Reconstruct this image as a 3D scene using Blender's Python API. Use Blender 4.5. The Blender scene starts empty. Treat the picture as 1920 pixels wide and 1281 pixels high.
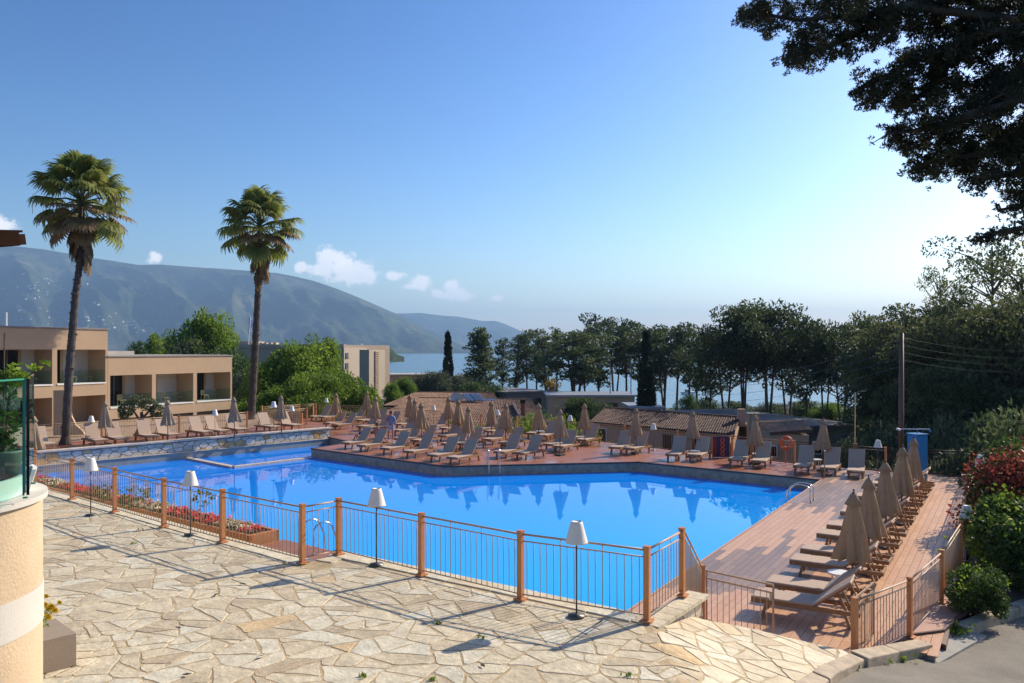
import bpy, bmesh, math, random
import numpy as np
from mathutils import Vector, Matrix, noise
random.seed(7); np.random.seed(7)
S = bpy.context.scene
COL = S.collection
# ------------------------------------------------------------------ camera, light, exposure
F = 1500.0; HOR = 657.0; CZ = 5.2          # focal length in photo pixels, horizon row, eye height over the pool deck
cam_d = bpy.data.cameras.new('camera'); cam = bpy.data.objects.new('camera', cam_d); COL.objects.link(cam)
cam.location = (0, 0, CZ); cam.rotation_euler = (math.radians(90), 0, 0)
cam_d.sensor_width = 36; cam_d.lens = 36*F/1920; cam_d.shift_y = (HOR-640.5)/1920
cam_d.clip_start = 0.1; cam_d.clip_end = 60000
S.camera = cam
SUN_AZ = 53.0; SUN_EL = 32.0               # azimuth from +Y towards +X
w = bpy.data.worlds.new('World'); S.world = w; w.use_nodes = True
nt = w.node_tree; N = nt.nodes; L = nt.links; N.clear()
out = N.new('ShaderNodeOutputWorld'); bg = N.new('ShaderNodeBackground'); bg.inputs[1].default_value = 0.105
sky = N.new('ShaderNodeTexSky'); sky.sky_type = 'NISHITA'; sky.sun_disc = False
sky.sun_elevation = math.radians(SUN_EL); sky.sun_rotation = math.radians(SUN_AZ)
sky.altitude = 20; sky.air_density = 1.1; sky.dust_density = .8; sky.ozone_density = 2.2
hs = N.new('ShaderNodeHueSaturation'); hs.inputs['Saturation'].default_value = 1.12
gm = N.new('ShaderNodeGamma'); gm.inputs[1].default_value = 1.65; L.new(sky.outputs[0], gm.inputs[0])
gs = N.new('ShaderNodeVectorMath'); gs.operation = 'MULTIPLY'; gs.inputs[1].default_value = (.40, .372, .376); L.new(gm.outputs[0], gs.inputs[0]); L.new(gs.outputs[0], hs.inputs['Color'])
# a few small cumulus clouds over the far ridge, as soft shapes on the sky itself
tc = N.new('ShaderNodeTexCoord'); sep = N.new('ShaderNodeSeparateXYZ'); L.new(tc.outputs['Generated'], sep.inputs[0])
def M(op, a, b=None, c=None, clamp=False):
    n = N.new('ShaderNodeMath'); n.operation = op; n.use_clamp = clamp
    for i, v in enumerate((a, b, c)):
        if v is None: continue
        if isinstance(v, (int, float)): n.inputs[i].default_value = v
        else: L.new(v, n.inputs[i])
    return n.outputs[0]
ysafe = M('MAXIMUM', sep.outputs[1], 0.05)
uu = M('DIVIDE', sep.outputs[0], ysafe); ww = M('DIVIDE', sep.outputs[2], ysafe)
cmb = N.new('ShaderNodeCombineXYZ'); L.new(uu, cmb.inputs[0]); L.new(ww, cmb.inputs[1])
blobs = [(565,500,12,13),(600,505,30,14),(615,485,24,24),(640,495,32,26),(665,510,40,24),(680,515,34,18),(655,522,50,10),
         (742,518,20,9),(790,530,20,14),(780,537,26,7),(820,550,16,10),(845,540,18,14),(862,553,28,13),(833,553,30,8),
         (291,484,14,12),(-10,425,42,22),(932,560,12,8),(384,507,20,5)]
acc = None
for (bx, by, rx, ry) in blobs:
    a = N.new('ShaderNodeVectorMath'); a.operation = 'SUBTRACT'; L.new(cmb.outputs[0], a.inputs[0]); a.inputs[1].default_value = ((bx-960)/F, (HOR-by)/F, 0)
    m = N.new('ShaderNodeVectorMath'); m.operation = 'MULTIPLY'; L.new(a.outputs[0], m.inputs[0]); m.inputs[1].default_value = (F/rx, F/ry, 0)
    l = N.new('ShaderNodeVectorMath'); l.operation = 'LENGTH'; L.new(m.outputs[0], l.inputs[0])
    v = M('SUBTRACT', 1.25, l.outputs['Value'])
    acc = v if acc is None else M('MAXIMUM', acc, v)
nz = N.new('ShaderNodeTexNoise'); nz.inputs['Scale'].default_value = 75; nz.inputs['Detail'].default_value = 6; nz.inputs['Roughness'].default_value = .62
L.new(cmb.outputs[0], nz.inputs['Vector'])
acc = M('ADD', acc, M('MULTIPLY', M('SUBTRACT', nz.outputs[0], 0.5), 2.4))
mr = N.new('ShaderNodeMapRange'); mr.interpolation_type = 'SMOOTHSTEP'; L.new(acc, mr.inputs[0]); mr.inputs[1].default_value = .0; mr.inputs[2].default_value = .75
cl = M('MULTIPLY', mr.outputs[0], .95)
front = M('GREATER_THAN', sep.outputs[1], 0.06)
cl = M('MULTIPLY', cl, front)
nz2 = N.new('ShaderNodeTexNoise'); nz2.inputs['Scale'].default_value = 40; L.new(cmb.outputs[0], nz2.inputs['Vector'])
cr = N.new('ShaderNodeMix'); cr.data_type = 'RGBA'; L.new(nz2.outputs[0], cr.inputs[0]); cr.inputs[6].default_value = (8.6, 9.0, 9.8, 1); cr.inputs[7].default_value = (11.5, 10.8, 9.8, 1)
mix = N.new('ShaderNodeMix'); mix.data_type = 'RGBA'; L.new(cl, mix.inputs[0]); L.new(hs.outputs[0], mix.inputs[6]); L.new(cr.outputs[2], mix.inputs[7])
L.new(mix.outputs[2], bg.inputs[0]); L.new(bg.outputs[0], out.inputs[0])
sun_d = bpy.data.lights.new('sun', 'SUN'); sun_d.energy = 4.8; sun_d.angle = math.radians(.53); sun_d.color = (1, .88, .70)
sun = bpy.data.objects.new('sun', sun_d); COL.objects.link(sun)
az = math.radians(SUN_AZ); el = math.radians(SUN_EL)
sdir = Vector((math.sin(az)*math.cos(el), math.cos(az)*math.cos(el), math.sin(el)))
sun.rotation_euler = (-sdir).to_track_quat('-Z', 'Y').to_euler()
S.view_settings.view_transform = 'Standard'; S.view_settings.look = 'None'
S.view_settings.gamma = 1; S.view_settings.use_curve_mapping = False; S.view_settings.exposure = 0.46
S.render.engine = 'CYCLES'
S.cycles.max_bounces = 6; S.cycles.transparent_max_bounces = 12; S.cycles.volume_bounces = 0
S.cycles.volume_step_rate = 1

# ------------------------------------------------------------------ helpers
def P(px, py, z):
    "the point at height z seen at a photo position"
    D = F*(CZ-z)/(py-HOR); return Vector(((px-960)/F*D, D, z))
def PD(px, py, D): return Vector(((px-960)/F*D, D, CZ-(py-HOR)/F*D))
class MB:
    def __init__(s): s.v = []; s.f = []; s.smooth = False
    def add(s, vs, fs):
        o = len(s.v); s.v += [tuple(p) for p in vs]; s.f += [tuple(o+i for i in f) for f in fs]
    def box(s, c, size, rz=0, rot=None):
        hx, hy, hz = size[0]/2, size[1]/2, size[2]/2
        m = rot if rot is not None else Matrix.Rotation(rz, 3, 'Z')
        pts = [Vector(c)+m@Vector((x, y, z)) for z in (-hz, hz) for x, y in ((-hx,-hy),(hx,-hy),(hx,hy),(-hx,hy))]
        s.add(pts, [(3,2,1,0),(4,5,6,7),(0,1,5,4),(1,2,6,5),(2,3,7,6),(3,0,4,7)])
    def bar(s, a, b, wd, th=None, up=(0,0,1)):
        a = Vector(a); b = Vector(b); d = b-a; th = th or wd
        y = d.normalized(); u = Vector(up)
        if abs(y.dot(u)) > .98: u = Vector((1,0,0))
        x = y.cross(u).normalized(); z = x.cross(y)
        m = Matrix((x, y, z)).transposed()
        s.box((a+b)/2, (wd, d.length, th), rot=m)
    def tube(s, pts, rad, n=8, cap=True):
        pts = [Vector(p) for p in pts]; rings = []
        if isinstance(rad, (int, float)): rad = [rad]*len(pts)
        o = len(s.v)
        ux = None
        for i, p in enumerate(pts):
            t = (pts[min(i+1, len(pts)-1)]-pts[max(i-1, 0)]).normalized()
            if ux is None: ux = t.cross(Vector((0,0,1)) if abs(t.z) < .9 else Vector((1,0,0))).normalized()
            ux = (ux-t*ux.dot(t)).normalized(); uy = t.cross(ux)
            for k in range(n):
                a = 2*math.pi*k/n; s.v.append(tuple(p+(ux*math.cos(a)+uy*math.sin(a))*rad[i]))
        for i in range(len(pts)-1):
            for k in range(n):
                a = o+i*n+k; b = o+i*n+(k+1) % n
                s.f.append((a, b, b+n, a+n))
        if cap:
            s.f.append(tuple(o+k for k in range(n))[::-1]); s.f.append(tuple(o+(len(pts)-1)*n+k for k in range(n)))
    def lathe(s, prof, c=(0,0,0), n=20, wob=None):
        o = len(s.v)
        for j, (r, z) in enumerate(prof):
            for k in range(n):
                a = 2*math.pi*k/n; rr = r*(wob(a, j, z) if wob else 1)
                s.v.append((c[0]+rr*math.cos(a), c[1]+rr*math.sin(a), c[2]+z))
        for j in range(len(prof)-1):
            for k in range(n):
                a = o+j*n+k; b = o+j*n+(k+1) % n; s.f.append((a, b, b+n, a+n))
    def prism(s, poly, z0, z1):
        "flat polygon (x,y) extruded between z0 and z1 (numbers or functions of x,y)"
        n = len(poly); f0 = z0 if callable(z0) else (lambda x, y: z0); f1 = z1 if callable(z1) else (lambda x, y: z1)
        a = sum(poly[i][0]*poly[(i+1) % n][1]-poly[(i+1) % n][0]*poly[i][1] for i in range(n))
        if a < 0: poly = poly[::-1]
        vs = [(x, y, f0(x, y)) for x, y in poly]+[(x, y, f1(x, y)) for x, y in poly]
        s.add(vs, [tuple(range(n))[::-1], tuple(range(n, 2*n))]+[(i, (i+1) % n, n+(i+1) % n, n+i) for i in range(n)])
    def mesh(s, name, mat, smooth=False):
        me = bpy.data.meshes.new(name); me.from_pydata(s.v, [], s.f)
        if smooth: me.polygons.foreach_set('use_smooth', [True]*len(me.polygons))
        me.materials.append(mat); me.update(); return me
    def build(s, name, mat, parent=None, smooth=False, loc=None, kind=None, tint=None):
        me = s.mesh(name, mat, smooth)
        if tint is not None: set_tint(me, tint)
        return link(name, me, parent, loc, kind)
def set_tint(me, v):
    a = me.attributes.new('tint', 'FLOAT', 'POINT'); n = len(me.vertices)
    a.data.foreach_set('value', np.full(n, v, dtype=np.float32) if np.isscalar(v) else np.asarray(v, dtype=np.float32))
def link(name, me, parent=None, loc=None, kind=None, rz=None):
    o = bpy.data.objects.new(name, me); COL.objects.link(o)
    if parent is not None: o.parent = parent
    if loc is not None: o.location = loc
    if rz is not None: o.rotation_euler = (0, 0, rz)
    if kind: o['kind'] = kind
    return o
def tag(o, label=None, cat=None, group=None, kind=None):
    if label: o['label'] = label
    if cat: o['category'] = cat
    if group: o['group'] = group
    if kind: o['kind'] = kind
    return o
def thing(name, label, cat, loc=(0,0,0), rz=0, group=None):
    o = bpy.data.objects.new(name, None); COL.objects.link(o); o.location = loc; o.rotation_euler = (0, 0, rz)
    o.empty_display_size = .3
    return tag(o, label, cat, group)
def kids(o): return KIDS.get(o.name, [])
KIDS = {}
def copy_tree(o, loc, rz, label, scale=None):
    c = o.copy(); COL.objects.link(c); c.location = loc; c.rotation_euler = (0, 0, rz); c['label'] = label
    if scale: c.scale = scale
    for ch in list(o.children):
        d = ch.copy(); COL.objects.link(d); d.parent = c
        for g in list(ch.children):
            e = g.copy(); COL.objects.link(e); e.parent = d
    return c
def ordinal(i): return ['first','second','third','fourth','fifth','sixth','seventh','eighth','ninth','tenth','eleventh','twelfth','thirteenth','fourteenth','fifteenth','sixteenth','seventeenth','eighteenth','nineteenth','twentieth'][i]

# ------------------------------------------------------------------ materials
def mat(name, col, rough=.7, metal=0, var=.0, vscale=3.0, bump=0, bscale=20, tint=None, spec=.5, coords='Object', detail=5, stretch=None):
    """principled surface; var mixes a darker/lighter noise, tint=(colA,colB) mixes by the mesh attribute 'tint'"""
    m = bpy.data.materials.new(name); m.use_nodes = True; n = m.node_tree.nodes; l = m.node_tree.links
    b = n['Principled BSDF']; b.inputs['Roughness'].default_value = rough; b.inputs['Metallic'].default_value = metal
    b.inputs['Specular IOR Level'].default_value = spec
    t = n.new('ShaderNodeTexCoord'); vec = t.outputs[coords]
    if coords == 'World':
        pass
    if stretch:
        mp = n.new('ShaderNodeMapping'); mp.inputs['Scale'].default_value = stretch; l.new(vec, mp.inputs[0]); vec = mp.outputs[0]
    c = None
    if tint:
        a = n.new('ShaderNodeAttribute'); a.attribute_name = 'tint'
        r = n.new('ShaderNodeValToRGB'); l.new(a.outputs['Fac'], r.inputs[0])
        els = r.color_ramp.elements
        els[0].color = (*tint[0], 1); els[1].color = (*tint[-1], 1)
        for i, tc_ in enumerate(tint[1:-1]):
            e = els.new((i+1)/(len(tint)-1)); e.color = (*tc_, 1)
        c = r.outputs[0]
    if var > 0:
        nz = n.new('ShaderNodeTexNoise'); nz.inputs['Scale'].default_value = vscale; nz.inputs['Detail'].default_value = detail; nz.inputs['Roughness'].default_value = .65
        l.new(vec, nz.inputs['Vector'])
        mr = n.new('ShaderNodeMapRange'); l.new(nz.outputs[0], mr.inputs[0]); mr.inputs[1].default_value = .3; mr.inputs[2].default_value = .7
        mr.inputs[3].default_value = 1-var; mr.inputs[4].default_value = 1+var*.7
        vm = n.new('ShaderNodeVectorMath'); vm.operation = 'SCALE'
        if c: l.new(c, vm.inputs[0])
        else: vm.inputs[0].default_value = col
        l.new(mr.outputs[0], vm.inputs['Scale']); c = vm.outputs[0]
    if c: l.new(c, b.inputs['Base Color'])
    else: b.inputs['Base Color'].default_value = (*col, 1)
    if bump:
        nb = n.new('ShaderNodeTexNoise'); nb.inputs['Scale'].default_value = bscale; nb.inputs['Detail'].default_value = 4
        l.new(vec, nb.inputs['Vector'])
        bp = n.new('ShaderNodeBump'); bp.inputs['Strength'].default_value = bump; bp.inputs['Distance'].default_value = .02
        l.new(nb.outputs[0], bp.inputs['Height']); l.new(bp.outputs[0], b.inputs['Normal'])
    return m
def leafmat(name, dark, light, trans=.35, rough=.6):
    m = bpy.data.materials.new(name); m.use_nodes = True; n = m.node_tree.nodes; l = m.node_tree.links
    b = n['Principled BSDF']; b.inputs['Roughness'].default_value = rough; b.inputs['Specular IOR Level'].default_value = .35
    a = n.new('ShaderNodeAttribute'); a.attribute_name = 'tint'
    oi = n.new('ShaderNodeObjectInfo')
    ad = n.new('ShaderNodeMath'); ad.operation = 'MULTIPLY_ADD'; l.new(oi.outputs['Random'], ad.inputs[0]); ad.inputs[1].default_value = .3; l.new(a.outputs['Fac'], ad.inputs[2])
    r = n.new('ShaderNodeValToRGB'); l.new(ad.outputs[0], r.inputs[0])
    r.color_ramp.elements[0].color = (*dark, 1); r.color_ramp.elements[1].color = (*light, 1); r.color_ramp.elements[1].position = 1.15 if False else 1.0
    l.new(r.outputs[0], b.inputs['Base Color'])
    t = n.new('ShaderNodeBsdfTranslucent'); l.new(r.outputs[0], t.inputs[0])
    mx = n.new('ShaderNodeMixShader'); mx.inputs[0].default_value = trans
    l.new(b.outputs[0], mx.inputs[1]); l.new(t.outputs[0], mx.inputs[2]); l.new(mx.outputs[0], n['Material Output'].inputs[0])
    return m
MT = {}
MT['post'] = mat('painted post orange brown', (.56,.23,.085), .5, var=.12, vscale=6)
MT['rail'] = mat('tan metal rail', (.46,.31,.19), .45, var=.1, vscale=8)
MT['shaderail'] = mat('metal rail with painted shade', (.06,.045,.03), .5)  # railing standing in shade: the shade is put into its colour
MT['stone'] = mat('pale limestone slab', (.5,.45,.36), .78, var=.26, vscale=4.5, bump=.8, bscale=14, detail=9, tint=[(.50,.40,.26),(.61,.51,.34),(.67,.58,.40),(.68,.63,.48),(.62,.41,.18)], coords='Object')
MT['mortar'] = mat('sandy mortar', (.50,.38,.22), .95, var=.35, vscale=3, bump=.4, bscale=40)
MT['wstone'] = mat('wall stone', (.45,.42,.36), .8, var=.25, vscale=3, bump=.6, bscale=14, tint=[(.48,.42,.32),(.60,.53,.41),(.70,.63,.50),(.64,.34,.10)])
MT['cap'] = mat('wall coping', (.60,.50,.40), .8, var=.22, vscale=4, bump=.4, bscale=20)
MT['wmortar'] = mat('wall mortar', (.26,.23,.19), .9, var=.2)
MT['concrete'] = mat('concrete', (.33,.32,.28), .85, var=.2, vscale=2.5, bump=.3)
MT['poolband'] = mat('tiled pool rim', (.44,.35,.23), .5, var=.35, vscale=4, bump=.3, bscale=12)
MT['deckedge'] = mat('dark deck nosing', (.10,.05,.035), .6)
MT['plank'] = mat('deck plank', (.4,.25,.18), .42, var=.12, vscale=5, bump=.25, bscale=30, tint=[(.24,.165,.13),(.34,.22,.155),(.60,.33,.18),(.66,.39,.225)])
MT['joint'] = mat('deck joint', (.2,.12,.09), .7)
MT['wood'] = mat('weathered teak', (.30,.165,.075), .6, var=.25, vscale=7, bump=.3, bscale=30)
MT['sling'] = mat('taupe mesh fabric', (.50,.37,.275), .75, var=.06, vscale=12, bump=.15, bscale=150, spec=.3)
MT['canvas'] = mat('taupe canvas', (.44,.34,.23), .9, var=.1, vscale=5, spec=.15)
nn_ = MT['canvas'].node_tree.nodes; ll_ = MT['canvas'].node_tree.links          # woven cloth lets some sun through
tl_ = nn_.new('ShaderNodeBsdfTranslucent'); tl_.inputs[0].default_value = (.62,.46,.29,1); mx_ = nn_.new('ShaderNodeMixShader'); mx_.inputs[0].default_value = .32
ll_.new(nn_['Principled BSDF'].outputs[0], mx_.inputs[1]); ll_.new(tl_.outputs[0], mx_.inputs[2]); ll_.new(mx_.outputs[0], nn_['Material Output'].inputs[0])
MT['pole'] = mat('brown pole', (.16,.07,.04), .45)
MT['white'] = mat('white plastic', (.78,.75,.68), .45)
MT['shade'] = mat('white lamp shade', (.80,.76,.68), .5)
MT['steel'] = mat('steel', (.6,.6,.6), .18, metal=1)
MT['greypole'] = mat('grey lamp pole', (.12,.11,.1), .4, metal=.4)
MT['wall'] = mat('beige render', (.47,.33,.21), .85, var=.07, vscale=.6, bump=.1, bscale=30)
MT['wall2'] = mat('grey white recess render', (.62,.57,.52), .85, var=.05, vscale=.6)
MT['dark'] = mat('dark glazing', (.012,.013,.015), .12)
MT['coping'] = mat('grey roof edge', (.22,.20,.19), .7)
MT['whitepaint'] = mat('white paint', (.78,.76,.72), .6, var=.04)
MT['roofflat'] = mat('flat roof membrane', (.42,.39,.35), .9, var=.15, vscale=.5)
MT['asphalt'] = mat('asphalt', (.22,.195,.155), .9, var=.26, vscale=.9, bump=.7, bscale=60, detail=9)
MT['kerb'] = mat('kerb stone', (.46,.37,.26), .85, var=.32, vscale=3.5, bump=.5, bscale=25)
MT['soil'] = mat('soil', (.10,.07,.045), .95, var=.4, vscale=3, bump=.6, bscale=20)
MT['grass'] = mat('lawn', (.06,.10,.025), .9, var=.4, vscale=.8, bump=.8, bscale=30)
MT['land'] = mat('land', (.035,.05,.018), .95, var=.5, vscale=.08, bump=.5, bscale=1)
MT['trunk'] = mat('pine bark', (.10,.075,.055), .95, var=.3, vscale=4, bump=.8, bscale=12)
MT['palmtrunk'] = mat('palm bark', (.085,.065,.052), .95, var=.35, vscale=5, bump=.8, bscale=14)
MT['rooftile'] = mat('terracotta tiles', (.30,.15,.09), .85, var=.25, vscale=2, tint=[(.15,.08,.05),(.26,.14,.08)])
MT['darktile'] = mat('old brown tiles', (.12,.065,.045), .85, var=.3, vscale=2, tint=[(.075,.045,.035),(.165,.09,.06)])
MT['cylwall'] = mat('peach render', (.60,.45,.29), .85, var=.10, vscale=2.5, bump=.35, bscale=45, detail=9)
MT['blue'] = mat('blue paint', (.03,.22,.5), .5, var=.1)
MT['orange'] = mat('orange ring', (.65,.11,.035), .5)
MT['skin'] = mat('skin', (.45,.22,.14), .6)
MT['shirt'] = mat('pale blue shirt', (.22,.28,.48), .8)
MT['shorts'] = mat('pale blue shorts', (.42,.46,.62), .8)
MT['hair'] = mat('dark hair', (.03,.02,.015), .7)
LM = {}
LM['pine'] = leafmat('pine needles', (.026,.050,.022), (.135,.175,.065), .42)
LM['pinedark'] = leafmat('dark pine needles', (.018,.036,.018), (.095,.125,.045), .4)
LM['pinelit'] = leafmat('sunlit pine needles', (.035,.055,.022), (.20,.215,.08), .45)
LM['cypress'] = leafmat('cypress foliage', (.010,.020,.010), (.04,.056,.022), .2)
LM['near'] = leafmat('near cypress branch', (.016,.022,.012), (.085,.085,.035), .25)
LM['bright'] = leafmat('fresh leaves', (.06,.13,.012), (.27,.38,.045), .5)
LM['olive'] = leafmat('olive leaves', (.04,.06,.03), (.14,.17,.085), .3)
LM['shrub'] = leafmat('shrub leaves', (.022,.05,.012), (.10,.17,.03), .35)
LM['palm'] = leafmat('palm fronds', (.07,.11,.025), (.32,.35,.09), .5)
LM['deadpalm'] = leafmat('dry palm fronds', (.10,.06,.025), (.30,.20,.09), .3)
LM['red'] = leafmat('red young leaves', (.16,.035,.02), (.50,.12,.07), .35)
LM['autumn'] = leafmat('yellow leaves', (.12,.12,.02), (.45,.25,.03), .4)
LM['flowerred'] = leafmat('red flowers', (.6,.03,.03), (.9,.10,.12), .3)
LM['flowerwhite'] = leafmat('cream flowers', (.5,.42,.25), (.8,.72,.5), .3)
LM['flowerpink'] = leafmat('pink flowers', (.55,.10,.15), (.8,.25,.25), .3)
LM['yellow'] = leafmat('yellow petals', (.75,.45,.02), (.9,.7,.05), .3)
# painted roof boards on the far deck: fine board lines in the material
def deckmat():
    m = mat('red brown deck boards', (.36,.125,.07), .38, var=.1, vscale=1.2)
    n = m.node_tree.nodes; l = m.node_tree.links; b = n['Principled BSDF']
    t = n.new('ShaderNodeTexCoord'); mp = n.new('ShaderNodeMapping'); mp.inputs['Rotation'].default_value = (0, 0, math.radians(32)); l.new(t.outputs['Object'], mp.inputs[0])
    br = n.new('ShaderNodeTexBrick'); br.inputs['Scale'].default_value = 1; br.inputs['Brick Width'].default_value = .16; br.inputs['Row Height'].default_value = 1.4; br.inputs['Mortar Size'].default_value = .006
    br.inputs['Color1'].default_value = (.40,.155,.078,1); br.inputs['Color2'].default_value = (.33,.13,.07,1); br.inputs['Mortar'].default_value = (.16,.06,.04,1)
    l.new(mp.outputs[0], br.inputs['Vector'])
    nz = n.new('ShaderNodeTexNoise'); nz.inputs['Scale'].default_value = .45; nz.inputs['Detail'].default_value = 5; l.new(t.outputs['Object'], nz.inputs['Vector'])
    mr = n.new('ShaderNodeMapRange'); l.new(nz.outputs[0], mr.inputs[0]); mr.inputs[1].default_value = .52; mr.inputs[2].default_value = .60; mr.inputs[3].default_value = .42; mr.inputs[4].default_value = .16
    l.new(mr.outputs[0], b.inputs['Roughness'])          # wet, glossier patches
    l.new(br.outputs[0], b.inputs['Base Color'])
    return m
MT['deck'] = deckmat()
def watermat(name, col, bump, scale, dist, rough=.02, stretch=None):
    m = bpy.data.materials.new(name); m.use_nodes = True; n = m.node_tree.nodes; l = m.node_tree.links; b = n['Principled BSDF']
    b.inputs['Roughness'].default_value = rough; b.inputs['IOR'].default_value = 1.33
    t = n.new('ShaderNodeTexCoord'); nz = n.new('ShaderNodeTexNoise'); nz.inputs['Scale'].default_value = scale; nz.inputs['Detail'].default_value = 3
    vec = t.outputs['Object']
    if stretch:
        mp = n.new('ShaderNodeMapping'); mp.inputs['Scale'].default_value = stretch; l.new(vec, mp.inputs[0]); vec = mp.outputs[0]
    l.new(vec, nz.inputs['Vector'])
    bp = n.new('ShaderNodeBump'); bp.inputs['Strength'].default_value = bump; bp.inputs['Distance'].default_value = dist
    l.new(nz.outputs[0], bp.inputs['Height']); l.new(bp.outputs[0], b.inputs['Normal'])
    b.inputs['Base Color'].default_value = (*col, 1)
    return m
MT['pool'] = watermat('pool water', (.0,.40,.96), .05, 1.1, .012, .006)
n_ = MT['pool'].node_tree.nodes; l_ = MT['pool'].node_tree.links          # the pool's blue gets darker towards the far side
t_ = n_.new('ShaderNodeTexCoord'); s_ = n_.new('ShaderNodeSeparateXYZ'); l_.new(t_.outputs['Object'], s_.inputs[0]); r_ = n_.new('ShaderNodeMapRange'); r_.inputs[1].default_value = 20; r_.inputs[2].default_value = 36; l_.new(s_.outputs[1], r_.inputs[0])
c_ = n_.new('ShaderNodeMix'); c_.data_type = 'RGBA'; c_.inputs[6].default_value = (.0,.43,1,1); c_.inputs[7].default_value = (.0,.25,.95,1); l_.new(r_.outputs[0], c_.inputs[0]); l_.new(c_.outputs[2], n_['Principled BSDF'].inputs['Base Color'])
MT['sea'] = watermat('sea water', (.05,.14,.20), .3, .12, .5, .22, stretch=(1,.35,1))
def glassmat():
    m = bpy.data.materials.new('green edged glass'); m.use_nodes = True; n = m.node_tree.nodes; l = m.node_tree.links
    tr = n.new('ShaderNodeBsdfTransparent'); tr.inputs[0].default_value = (.80,.92,.88,1)
    gl = n.new('ShaderNodeBsdfGlossy'); gl.inputs['Roughness'].default_value = .01
    fr0 = n.new('ShaderNodeFresnel'); fr0.inputs[0].default_value = 1.5; ge = n.new('ShaderNodeNewGeometry'); fr = n.new('ShaderNodeMath'); fr.operation = 'MULTIPLY'; iv = n.new('ShaderNodeMath'); iv.operation = 'SUBTRACT'; iv.inputs[0].default_value = 1; l.new(ge.outputs['Backfacing'], iv.inputs[1]); l.new(fr0.outputs[0], fr.inputs[0]); l.new(iv.outputs[0], fr.inputs[1])
    mx = n.new('ShaderNodeMixShader'); l.new(fr.outputs[0], mx.inputs[0]); l.new(tr.outputs[0], mx.inputs[1]); l.new(gl.outputs[0], mx.inputs[2])
    l.new(mx.outputs[0], n['Material Output'].inputs[0]); return m
MT['glass'] = glassmat()

# ------------------------------------------------------------------ foliage
def leaf_mesh(name, C, size, m, dirs=None, aspect=1.6, tint=None, quad=True, jitter=.35):
    "one small leaf face at every centre of C"
    C = np.asarray(C, dtype=np.float64); n = len(C)
    sz = np.broadcast_to(np.asarray(size, dtype=np.float64), (n,))*np.random.uniform(.6, 1.35, n)
    if dirs is None: dirs = np.random.normal(size=(n, 3))
    d = np.asarray(dirs)+np.random.normal(size=(n, 3))*jitter
    d /= np.linalg.norm(d, axis=1)[:, None]+1e-9
    r = np.random.normal(size=(n, 3)); s = np.cross(d, r); s /= np.linalg.norm(s, axis=1)[:, None]+1e-9
    a = d*(sz*aspect/2)[:, None]; b = s*(sz/2)[:, None]
    if quad:
        V = np.stack([C-a, C+b*.9, C+a, C-b*.9], 1).reshape(-1, 3); k = 4
    else:
        V = np.stack([C-a-b, C-a+b, C+a], 1).reshape(-1, 3); k = 3
    me = bpy.data.meshes.new(name); me.vertices.add(n*k); me.vertices.foreach_set('co', V.astype(np.float32).ravel())
    me.loops.add(n*k); me.loops.foreach_set('vertex_index', np.arange(n*k, dtype=np.int32))
    me.polygons.add(n); me.polygons.foreach_set('loop_start', np.arange(0, n*k, k, dtype=np.int32)); me.polygons.foreach_set('loop_total', np.full(n, k, dtype=np.int32))
    me.update(calc_edges=True); me.materials.append(m)
    t = np.random.uniform(0, .7, n) if tint is None else np.clip(np.asarray(tint), 0, 1)
    set_tint(me, np.repeat(t, k)); return me
def ball(n, c, r, shell=.45):
    "points in an ellipsoid, denser near its surface"
    d = np.random.normal(size=(n, 3)); d /= np.linalg.norm(d, axis=1)[:, None]
    rad = (1-shell*np.random.uniform(0, 1, n)**1.3)[:, None]
    return np.asarray(c)+d*rad*np.asarray(r), d
def clumps_to_leaves(cl, per, outward=True):
    "cl: list of (centre, radius3, tint)"
    C = []; Dd = []; T = []
    for c, r, t in cl:
        n = max(6, int(per*(r[0]*r[1]*r[2])**(2/3)))
        p, d = ball(n, c, r); C.append(p); Dd.append(d); T.append(np.clip(t+np.random.normal(0, .12, n), 0, 1))
    return np.concatenate(C), np.concatenate(Dd), np.concatenate(T)
def make_bush(name, r, h, per, leaf, m, seed, lumps=22, loc=(0,0,0)):
    rs = np.random.RandomState(seed); cl = []
    for i in range(lumps):
        a = rs.uniform(0, 2*math.pi); q = math.sqrt(rs.uniform(0, 1)); zz = rs.uniform(.15, 1)
        rr = r*(1-.55*max(0, zz-.35)**1.5)*q*.8
        s = r*rs.uniform(.22, .42)
        cl.append(((rr*math.cos(a), rr*math.sin(a), zz*h*.85), (s, s, s*.85), rs.uniform(.1, .75)))
    C, Dd, T = clumps_to_leaves(cl, per)
    C[:, 2] = np.abs(C[:, 2])
    return leaf_mesh(name, C, leaf, m, Dd, tint=T, jitter=.8)
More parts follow.
